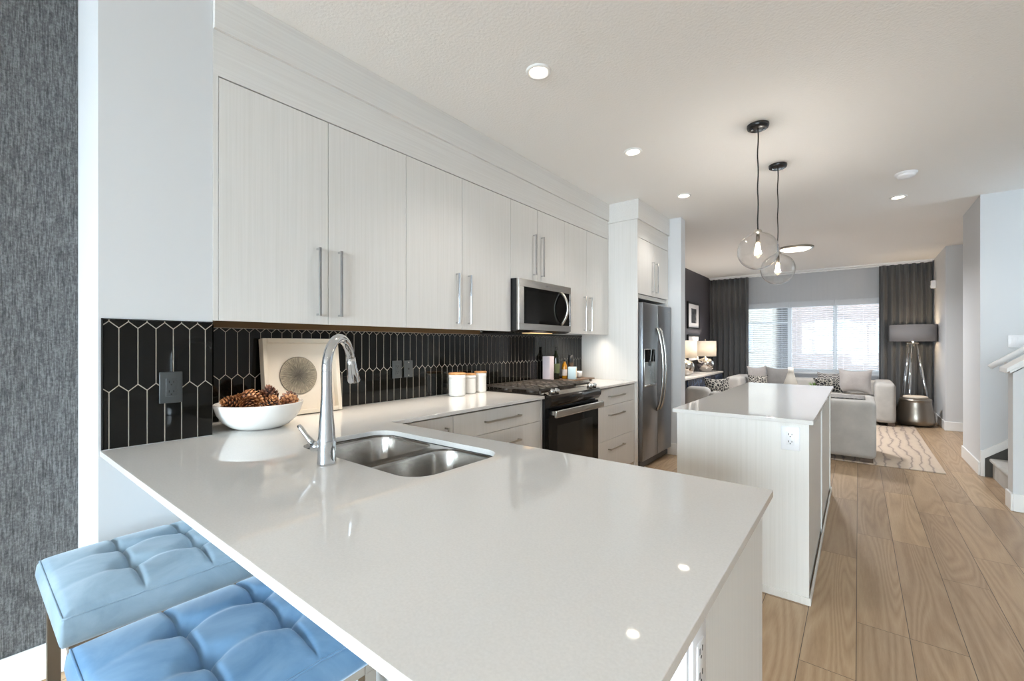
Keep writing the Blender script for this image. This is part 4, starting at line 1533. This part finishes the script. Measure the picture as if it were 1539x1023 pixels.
def stool(x0, y0, mat, label):
    wx, wy, zt, zb = 0.46, 0.475, 0.628, 0.548
    cx, cy = x0 + wx / 2, y0 + wy / 2
    t = thing('counter_stool', (cx, cy, 0), label, 'stool', 'tufted velvet stools at the peninsula')

    def top(u, v):
        # dome, seam grooves on the two lines across, soft pulls through the four buttons
        eu, ev = 2 * abs(u - 0.5), 2 * abs(v - 0.5)
        h = 0.030 * (1 - eu ** 4) * (1 - ev ** 4)
        for i in (1, 2):
            for j in (1, 2):
                du, dv = u - i / 3, v - j / 3
                h -= 0.026 * math.exp(-(du * du + dv * dv) / 0.0042)
        for j in (1, 2):
            dv = abs(v - j / 3)
            h -= 0.014 * math.exp(-(dv / 0.015) ** 2) * (1 - eu ** 6)
            for sgn in (-1, 1):
                h += 0.0030 * math.exp(-((v - j / 3 - sgn * 0.011) / 0.0045) ** 2)
        for i in (1, 2):
            du = abs(u - i / 3)
            h -= 0.012 * math.exp(-(du / 0.035) ** 2) * (1 - ev ** 2) * (0.75 + 0.25 * math.cos(6 * PI * (v - 1 / 3)))
        # rounded rim
        rim = min(1 - eu, 1 - ev) / 2 * wx
        if rim < 0.018:
            h -= 0.010 * (1 - rim / 0.018) ** 2
        return (x0 + wx * u, y0 + wy * v, zt + h)
    q = MB()
    N = 120
    q.grid(top, N, N)
    # sides
    per = [(i, 0) for i in range(N)] + [(N, j) for j in range(N)] + [(i, N) for i in range(N, 0, -1)] + [(0, j) for j in range(N, 0, -1)]
    ring0 = [top(i / N, j / N) for i, j in per]
    rings = [ring0]
    for z, o in ((zt - 0.022, 0.006), (zt - 0.05, 0.009), (zb + 0.012, 0.006), (zb, 0.0)):
        rg_ = []
        for (x, y, _) in ring0:
            ddx, ddy = (x - cx) / (wx / 2), (y - cy) / (wy / 2)
            ox = o * (1 if ddx > 0.999 else -1 if ddx < -0.999 else 0)
            oy = o * (1 if ddy > 0.999 else -1 if ddy < -0.999 else 0)
            rg_.append((x + ox, y + oy, z))
        rings.append(rg_)
    m_ = len(per)
    vs = [v for r in rings for v in r]
    fs = [(a * m_ + k, a * m_ + (k + 1) % m_, (a + 1) * m_ + (k + 1) % m_, (a + 1) * m_ + k) for a in range(len(rings) - 1) for k in range(m_)]
    fs.append(tuple((len(rings) - 1) * m_ + k for k in range(m_)))
    q.add(vs, fs, True)
    cu = q.build('cushion', mat, t)
    q = MB()
    q.tube([(p[0], p[1], p[2] + 0.001) for p in ring0[::3]], 0.0028, 8, closed=True)
    q.build('piping', mat, cu)
    q = MB()
    a, c, e, g = x0 + 0.012, x0 + wx - 0.012, y0 + 0.012, y0 + wy - 0.012
    q.box(a, c, e, e + 0.03, zb - 0.03, zb - 0.001).box(a, c, g - 0.03, g, zb - 0.03, zb - 0.001).box(a, a + 0.03, e + 0.03, g - 0.03, zb - 0.03, zb - 0.001).box(c - 0.03, c, e + 0.03, g - 0.03, zb - 0.03, zb - 0.001)
    q.build('seat_frame', M['legmetal'], t, bevel=0.001)
    for lx_ in (a, c - 0.03):
        for ly_ in (e, g - 0.03):
            MB().box(lx_, lx_ + 0.03, ly_, ly_ + 0.03, 0, zb - 0.03).build('leg', M['legmetal'], t, bevel=0.001)
    q = MB()
    q.box(a + 0.03, c - 0.03, e + 0.004, e + 0.026, 0.2, 0.222).box(a + 0.03, c - 0.03, g - 0.026, g - 0.004, 0.2, 0.222)
    q.build('footrest', M['legmetal'], t, bevel=0.001)
    return t


stool(-1.968, 0.160, M['velvet'], 'pale blue tufted velvet stool against the white stub wall')
stool(-1.345, 0.155, M['velvetd'], 'deeper blue tufted velvet stool, further along the peninsula from the stub wall')

# ================================================================== LIVING ROOM


def drape(name, x0, x1, yc, amp, waves, mat, label, cat, z0=0.012, z1=2.70, group=None, seed=0, solid=0.004):
    rnd = random.Random(seed)
    ph = [rnd.uniform(-0.5, 0.5) for _ in range(40)]
    t = thing(name, ((x0 + x1) / 2, yc, z0), label, cat, group)

    def fn(u, v):
        k = u * waves
        i = int(k)
        w_ = ph[i] * (1 - (k - i)) + ph[i + 1] * (k - i)
        a = amp * (0.65 + 0.35 * (1 - v)) * (1 + 0.35 * w_)
        y = yc + a * math.sin(2 * PI * k + w_ * 1.2) 
        return (x0 + (x1 - x0) * u + 0.006 * math.sin(2 * PI * k * 1.3) * (1 - v), y, z0 + (z1 - z0) * v)
    q = MB()
    q.grid(fn, int(waves * 18), 10)
    q.build('cloth_panel', mat, t, solid=solid)
    MB().box(x0, x1, yc - 0.004, yc + 0.004, z1 - 0.004, z1 + 0.021).build('heading_tape', M['trim'], t)
    return t


drape('curtain', -2.585, -1.825, 10.39, 0.05, 7, M['curtain'], 'charcoal floor-length drape beside the dark wall and table lamps', 'curtain', group='charcoal drapes', seed=1)
drape('curtain', 0.295, 0.995, 10.39, 0.05, 7, M['curtain'], 'charcoal floor-length drape behind the tripod floor lamp', 'curtain', group='charcoal drapes', seed=2)
drape('sheer_curtain', -1.90, 0.36, 10.46, 0.02, 26, M['sheer'], 'thin white sheer curtain across the living room window', 'curtain', seed=3, solid=0.0)
struct('trim_11', MB().box(-2.6, 1.02, 10.34, 10.50, CH - 0.022, CH), M['trim'], org=(0, 0, 0))

# rug
t_ = MB().rbox(-2.05, 0.68, 6.04, 9.17, 0.0005, 0.014, 0.005, 2).build('area_rug', M['rug'])
tag(t_, 'beige rug with grey branching veins under the sofas', 'rug')


def soft(mb_args, r, name, mat, parent, seg=5):
    q = MB()
    q.rbox(*mb_args, r, seg)
    return q.build(name, mat, parent)


# big sofa under the window
ZF = 0.0145
t = thing('sofa', (-0.73, 9.4, ZF), 'long light grey sofa standing under the living room window', 'sofa', 'light grey sofa pieces')
soft((-1.95, 0.45, 8.95, 9.98, ZF + 0.05, 0.30), 0.03, 'base', M['sofa'], t)
soft((-1.95, 0.45, 9.70, 10.00, 0.28, 0.655), 0.05, 'back', M['sofa'], t)
soft((-1.955, -1.70, 8.90, 9.98, ZF + 0.05, 0.675), 0.06, 'arm', M['sofa'], t)
soft((0.205, 0.455, 8.90, 9.98, ZF + 0.05, 0.675), 0.06, 'arm', M['sofa'], t)
for i in range(3):
    a = -1.695 + i * 0.64
    soft((a, a + 0.635, 8.94, 9.70, 0.30, 0.44), 0.05, 'seat_cushion', M['sofa'], t)
for x in (-1.88, 0.40):
    for y in (8.98, 9.9):
        MB().box(x - 0.04, x + 0.04, y - 0.04, y + 0.04, ZF, ZF + 0.055).build('foot', M['darkwood'], t)

# deep lounge sofa whose end faces the island
t = thing('lounge_sofa', (-0.42, 6.45, 0), 'light grey lounge sofa with its upholstered end turned to the island', 'sofa', 'light grey sofa pieces')
soft((-1.00, 0.150, 5.985, 6.86, 0.065, 0.668), 0.05, 'body', M['sofa'], t, 6)
for x in (-0.9, 0.07):
    for y in (6.03, 6.78):
        MB().box(x - 0.055, x + 0.055, y + 0.02, y + 0.07, 0.0145, 0.068).build('foot', M['darkwood'], t)

# armchair at the dark wall side
t = thing('armchair', (-1.98, 7.1, ZF), 'grey armchair with rounded back beside the console table', 'armchair')
soft((-2.03, -1.46, 6.75, 7.5, ZF + 0.06, 0.42), 0.05, 'seat', M['sofa'], t)
soft((-2.04, -1.70, 6.72, 6.95, 0.15, 0.655), 0.08, 'arm', M['sofa'], t, 6)
soft((-1.71, -1.44, 6.74, 6.93, 0.15, 0.60), 0.07, 'arm', M['sofa'], t, 6)
for x in (-1.97, -1.52):
    for y in (6.82, 7.44):
        MB().cyl((x, y, ZF), (x, y, 0.08), 0.018, 0.024, 14).build('leg', M['darkwood'], t)


def pillow(cx, cy, cz, w_, h_, d_, rz, tilt, mat, name, label, group=None, ears=0.022):
    q = MB()
    N = 20

    def side(sg):
        def fn(u, v):
            a, c = 2 * u - 1, 2 * v - 1
            puff = (1 - abs(a) ** 2.6) * (1 - abs(c) ** 2.6)
            pinch = 1 - 0.10 * (1 - c * c) * abs(a) ** 2
            pinch2 = 1 - 0.20 * (1 - a * a) * abs(c) ** 2
            return (a * w_ / 2 * pinch, sg * d_ / 2 * puff ** 0.6, c * h_ / 2 * pinch2)
        return fn
    q.grid(side(1), N, N).grid(side(-1), N, N)
    ct, st = math.cos(tilt), math.sin(tilt)
    cr, sr = math.cos(rz), math.sin(rz)

    def fn(x, y, z):
        y, z = y * ct - z * st, y * st + z * ct
        return (cx + x * cr - y * sr, cy + x * sr + y * cr, cz + z)
    o = q.T(fn).build(name, mat)
    return tag(o, label, 'cushion', group)


pillow(-1.50, 9.44, 0.668, 0.44, 0.42, 0.14, 0.9, -0.15, M['pillow'], 'cushion', 'pale grey cushion leaning in the sofa corner by the dark drape')
pillow(-1.15, 9.48, 0.66, 0.46, 0.41, 0.14, -0.1, -0.15, M['pillowd'], 'cushion', 'mid grey cushion with pointed corners on the window sofa, above the island top edge')
pillow(-0.045, 9.28, 0.665, 0.46, 0.42, 0.14, -0.15, -0.18, M['pillow'], 'cushion', 'silver grey cushion with pointed corners by the sofa arm near the floor lamp')
pillow(-0.38, 9.53, 0.625, 0.40, 0.34, 0.12, 0.15, -0.15, M['patz'], 'cushion', 'zigzag patterned cushion behind the silver grey one on the window sofa')
pillow(-0.30, 6.72, 0.775, 0.28, 0.24, 0.10, 0.45, -0.75, M['pat'], 'cushion', 'black and cream patterned cushion standing on the lounge sofa behind the island')
pillow(-1.70, 7.24, 0.61, 0.38, 0.34, 0.12, 0.5, -0.3, M['pat'], 'cushion', 'black and cream patterned cushion on the armchair by the console')
pillow(-1.44, 9.10, 0.60, 0.34, 0.26, 0.12, 0.4, -0.3, M['pat'], 'cushion', 'black and cream patterned cushion low at the far sofa arm, under the drape')
q = MB()
q.grid(lambda u, v: (-0.30 + 0.36 * u, 6.20 + 0.42 * v, 0.6745 + 0.002 * math.sin(u * 17) * math.sin(v * 11)), 14, 14)
o = q.build('throw_blanket', M['patz'], solid=0.005)
tag(o, 'folded zigzag woven throw lying on top of the lounge sofa', 'throw')

# coffee table, vase, plant behind the island
t = thing('coffee_table', (-0.75, 7.9, ZF), 'low dark wooden coffee table between the sofas, mostly behind the island', 'coffee table')
MB().rbox(-1.25, -0.30, 7.55, 8.25, 0.40, 0.44, 0.008, 3).build('table_top', M['darkwood'], t)
for x in (-1.2, -0.35):
    for y in (7.6, 8.2):
        MB().box(x - 0.025, x + 0.025, y - 0.025, y + 0.025, ZF, 0.4005).build('leg', M['darkwood'], t)
t = thing('stone_vase', (-0.80, 7.8, 0.441), 'tapering pale stone vase rising over the far edge of the island', 'vase')
MB().lathe([(0.0, 0.4412), (0.105, 0.4412), (0.112, 0.46), (0.108, 0.55), (0.095, 0.68), (0.055, 0.80), (0.036, 0.87), (0.034, 0.935), (0.028, 0.935), (0.028, 0.88), (0, 0.86)], -0.80, 7.8, 32).build('vase_body', pbr('pale_stone', (186, 180, 170), 0.7), t)
t = thing('potted_plant', (-0.49, 7.92, 0.441), 'small green leafy plant on the coffee table next to the vase', 'plant')
MB().lathe([(0.0, 0.4412), (0.07, 0.4412), (0.085, 0.46), (0.1, 0.58), (0.094, 0.58), (0.085, 0.56), (0, 0.55)], -0.49, 7.92, 24).build('pot', M['ceramic'], t)
q = MB()
rnd = random.Random(4)
for i in range(60):
    a = rnd.uniform(0, 2 * PI)
    le = rnd.uniform(0.14, 0.22)
    e = rnd.uniform(0.5, 1.4)
    p0 = Vector((-0.49, 7.92, 0.55))
    dx = Vector((math.cos(a) * math.cos(e), math.sin(a) * math.cos(e), math.sin(e)))
    sd = Vector((-math.sin(a), math.cos(a), 0)) * 0.012
    p1, p2, p3 = p0 + dx * le * 0.35, p0 + dx * le * 0.75, p0 + dx * le + Vector((0, 0, -0.015))
    q.add([p0 - sd * 0.3, p0 + sd * 0.3, p1 + sd, p1 - sd, p2 + sd * 0.8, p2 - sd * 0.8, p3], [(0, 1, 2, 3), (3, 2, 4, 5), (5, 4, 6)], True)
q.build('foliage', pbr('fresh_leaf_green', (92, 122, 54), 0.5), t)

# console with wavy blue front, two lamps, two pictures
t = thing('console_chest', (-2.39, 8.6, 0), 'long chest with pale top and rippled dark blue front along the dark wall', 'sideboard')
MB().box(-2.588, -2.20, 7.20, 9.70, 0.12, 0.70).build('body', pbr('blackened_wood', (30, 30, 34), 0.5), t)
MB().rbox(-2.588, -2.165, 7.17, 9.73, 0.70, 0.735, 0.006, 3).build('top', pbr('pale_stone_top', (196, 190, 182), 0.25), t)
m, n, b, l = newmat('rippled_blue_lacquer')
v = coords(n, l, (1, 1.3, 0.45))
f = noise(n, l, v, 9.0, 2.0, 0.5, 2.2)
l.new(ramp(n, l, f, [(0.42, (14, 17, 26)), (0.54, (36, 46, 68)), (0.66, (88, 104, 130))]), b.inputs['Base Color'])
b.inputs['Roughness'].default_value = 0.25
bump(n, l, b, f, 0.6, 0.03)
for i in range(4):
    a = 7.40 + i * 0.575
    MB().box(-2.2, -2.18, a + 0.004, a + 0.571, 0.14, 0.695).build('door', m, t, bevel=0.002)
for x in (-2.55, -2.24):
    for y in (7.26, 9.64):
        MB().box(x - 0.03, x + 0.03, y - 0.03, y + 0.03, 0.0, 0.121).build('leg', M['black'], t)

m, n, b, l = newmat('hammered_mercury_glass')
b.inputs['Base Color'].default_value = lin((214, 206, 198))
b.inputs['Metallic'].default_value = 1.0
b.inputs['Roughness'].default_value = 0.14
bump(n, l, b, noise(n, l, coords(n, l, (1, 1, 1)), 16.0, 2.0), 0.35, 0.02)
M['mercury'] = m


def table_lamp(x, y, label):
    z = 0.7355
    t = thing('table_lamp', (x, y, z), label, 'lamp', 'mercury glass table lamps')
    MB().lathe([(0.0, z), (0.085, z), (0.095, z + 0.008), (0.14, z + 0.07), (0.163, z + 0.14), (0.160, z + 0.19), (0.13, z + 0.235), (0.07, z + 0.262), (0.035, z + 0.27), (0.03, z + 0.28)], x, y, 40).build('lamp_base', M['mercury'], t)
    MB().lathe([(0.032, z + 0.276), (0.034, z + 0.283), (0.012, z + 0.292), (0.01, z + 0.40), (0.004, z + 0.405), (0.004, z + 0.625), (0.010, z + 0.632), (0.006, z + 0.648), (0, z + 0.65)], x, y, 20).build('stem', M['nickel'], t)
    MB().lathe([(0.200, z + 0.31), (0.200, z + 0.612)], x, y, 48).build('lamp_shade', M['shade'], t, solid=0.002)
    q = MB()
    for k in range(3):
        a = 2 * PI * k / 3
        q.tube([(x, y, z + 0.604), (x + 0.199 * math.cos(a), y + 0.199 * math.sin(a), z + 0.604)], 0.002, 6)
    q.build('shade_spider', M['nickel'], t)
    MB().lathe([(0, z + 0.40), (0.02, z + 0.42), (0.03, z + 0.46), (0.02, z + 0.49), (0, z + 0.50)], x, y, 16).build('bulb', M['filam'], t)
    point('lamp_glow', (x + 0.05, y, z + 0.46), 13, (1.0, 0.90, 0.78), 0.03)


table_lamp(-2.40, 9.28, 'table lamp with round mercury glass base, in front of the charcoal drape')
table_lamp(-2.40, 7.95, 'matching mercury glass table lamp half hidden behind the white wall column')


def picture(y0, y1, z0, z1, label, seed):
    t = thing('wall_picture', (-2.585, (y0 + y1) / 2, z0), label, 'picture', 'black framed pictures on the dark wall')
    q = MB()
    q.box(-2.6, -2.565, y0, y0 + 0.035, z0, z1).box(-2.6, -2.565, y1 - 0.035, y1, z0, z1).box(-2.6, -2.565, y0 + 0.035, y1 - 0.035, z0, z0 + 0.035).box(-2.6, -2.565, y0 + 0.035, y1 - 0.035, z1 - 0.035, z1)
    q.build('frame', M['black'], t, bevel=0.002)
    MB().box(-2.599, -2.58, y0 + 0.033, y1 - 0.033, z0 + 0.033, z1 - 0.033).build('mat_board', pbr('white_mat', (226, 224, 224), 0.6), t)
    m, n, b, l = newmat('grey_photo_print')
    f = noise(n, l, coords(n, l, (1, 3.0, 2.0)), 2.4 + seed, 3.0, 0.5, 0.8)
    l.new(ramp(n, l, f, [(0.35, (22, 22, 24)), (0.55, (70, 70, 72)), (0.75, (190, 190, 190))]), b.inputs['Base Color'])
    MB().box(-2.581, -2.5785, y0 + 0.24, y1 - 0.2, z0 + 0.12, z1 - 0.12).build('print', m, t)


picture(8.73, 9.51, 1.585, 2.11, 'black framed grey print with white mat, upper one on the dark wall', 0)
picture(8.73, 9.50, 0.93, 1.47, 'black framed picture with white mat behind the table lamps, lower one', 1)

# tripod floor lamp
LX, LY = 0.718, 9.95
t = thing('floor_lamp', (LX, LY, 0), 'tripod floor lamp with wide grey drum shade before the charcoal drape', 'lamp')
MB().lathe([(0.300, 1.33), (0.300, 1.606)], LX, LY, 56).build('lamp_shade', M['greyshade'], t, solid=0.002)
for k in range(3):
    a = 2 * PI * k / 3 - 1.9
    MB().tube([(LX + 0.05 * math.cos(a), LY + 0.05 * math.sin(a), 1.30), (LX + 0.155 * math.cos(a), LY + 0.155 * math.sin(a), 0.55), (LX + 0.23 * math.cos(a), LY + 0.23 * math.sin(a), 0.0)], [0.012, 0.021, 0.016], 16).build('leg', M['chrome'], t)
MB().lathe([(0, 1.285), (0.075, 1.285), (0.075, 1.31), (0.02, 1.315), (0.012, 1.4), (0, 1.4)], LX, LY, 24).build('hub', M['nickel'], t)
q = MB()
for k in range(3):
    a = 2 * PI * k / 3
    q.tube([(LX, LY, 1.36), (LX + 0.299 * math.cos(a), LY + 0.299 * math.sin(a), 1.36)], 0.003, 6)
q.build('shade_spider', M['nickel'], t)
MB().lathe([(0, 1.40), (0.02, 1.42), (0.032, 1.47), (0.02, 1.51), (0, 1.52)], LX, LY, 16).build('bulb', M['filam'], t)
point('floor_lamp_glow', (LX, LY, 1.47), 52, (1.0, 0.76, 0.52), 0.035)

# metal drum stool with a pad
t = thing('drum_stool', (0.708, 9.41, 0), 'hammered metal drum stool in front of the tripod floor lamp', 'stool')
MB().lathe([(0, 0.0146), (0.19, 0.0146), (0.226, 0.03), (0.238, 0.09), (0.226, 0.19), (0.205, 0.29), (0.192, 0.36), (0.192, 0.40), (0.196, 0.405), (0.192, 0.41), (0.186, 0.43), (0, 0.432)], 0.708, 9.41, 44).build('drum_body', pbr('aged_pewter', (156, 148, 138), 0.32, 0.9), t)
MB().lathe([(0, 0.4325), (0.142, 0.4325), (0.152, 0.442), (0.150, 0.458), (0.13, 0.468), (0, 0.470)], 0.708, 9.41, 40).build('top_pad', pbr('cream_pad', (206, 192, 176), 0.8), t)

# ================================================================== STREET OUTSIDE
struct('street_shade_block', MB().box(-24, 3.6, -4.6, 10.75, CH + 0.11, 8.6).box(-24, -2.9, -4.6, 10.75, -0.5, CH + 0.11), M['wall'], org=(0, 0, 0))  # unseen mass added above and alongside the rooms to shade the street
struct('ground_yard', MB().box(3.62, 14, -4.6, 10.9, -0.4, -0.2), pbr('yard_snow', (232, 235, 240), 0.9), org=(0, 0, 0))
q = MB()
q.grid(lambda u, v: (-9 + 12 * u, 13.2 + 4.5 * v, -0.6 + (1.45 + 0.25 * math.sin(u * 9)) * math.sin(PI * v) ** 0.8 * (1 - 0.75 * u ** 3)), 40, 14)
o = tag(q.build('snow', pbr('snow_bank_white', (236, 238, 242), 0.9)), 'white snow bank piled along the street outside the window', 'snow')
o['kind'] = 'stuff'
struct('ground_snow', MB().box(-30, 30, 10.9, 60, -0.7, -0.55), pbr('packed_snow', (232, 234, 238), 0.9), org=(0, 0, 0))
struct('ground_patio', MB().box(-12, 12, -16, -4.64, -0.3, -0.06), pbr('patio_snow', (226, 230, 236), 0.9), org=(0, 0, 0))


def house(name, x0, x1, y, h, mat, label, wins, roof):
    t = thing('street_house', ((x0 + x1) / 2, y + 2, -0.55), label, 'house', 'houses across the street')
    MB().box(x0, x1, y, y + 6, -0.55, h).build('wall', mat, t)
    MB().prism([(x0 - 0.3, h), (x1 + 0.3, h), ((x0 + x1) / 2, h + 2.2)], 'y', y - 0.4, y + 6.3).build('roof', pbrc('slate_roof', (84, 86, 92), 0.8), t)
    for (a, c, z0, z1) in wins:
        fr_ = MB().box(a, c, y - 0.06, y, z0, z1).build('window', pbrc('grey_window_trim', (118, 116, 114), 0.6), t)
        MB().box(a + 0.08, c - 0.08, y - 0.07, y - 0.055, z0 + 0.08, z1 - 0.08).build('pane', pbrc('dark_far_glass', (92, 96, 100), 0.5), fr_)


house('house', -9.5, -3.2, 24, 5.2, pbr('beige_siding', (98, 92, 84), 0.8), 'beige house across the street, behind the window light by the dark drape', ((-7.5, -6.0, 0.9, 2.3), (-5.2, -4.0, 0.9, 2.3), (-7, -5.5, 3.2, 4.4)), 0)
house('house', -2.6, 2.4, 25, 5.6, pbr('rose_brick', (84, 72, 68), 0.8), 'rose brick house seen through the middle of the window', ((-1.6, -0.3, 0.9, 2.4), (0.6, 1.6, 0.9, 2.4), (-0.8, 0.8, 3.3, 4.5)), 0)
house('house', 3.0, 9.0, 24, 5.0, pbr('cream_stucco', (96, 90, 78), 0.8), 'cream house seen through the window light near the floor lamp', ((3.6, 5.0, 0.9, 2.4), (6.2, 7.4, 0.9, 2.4)), 0)
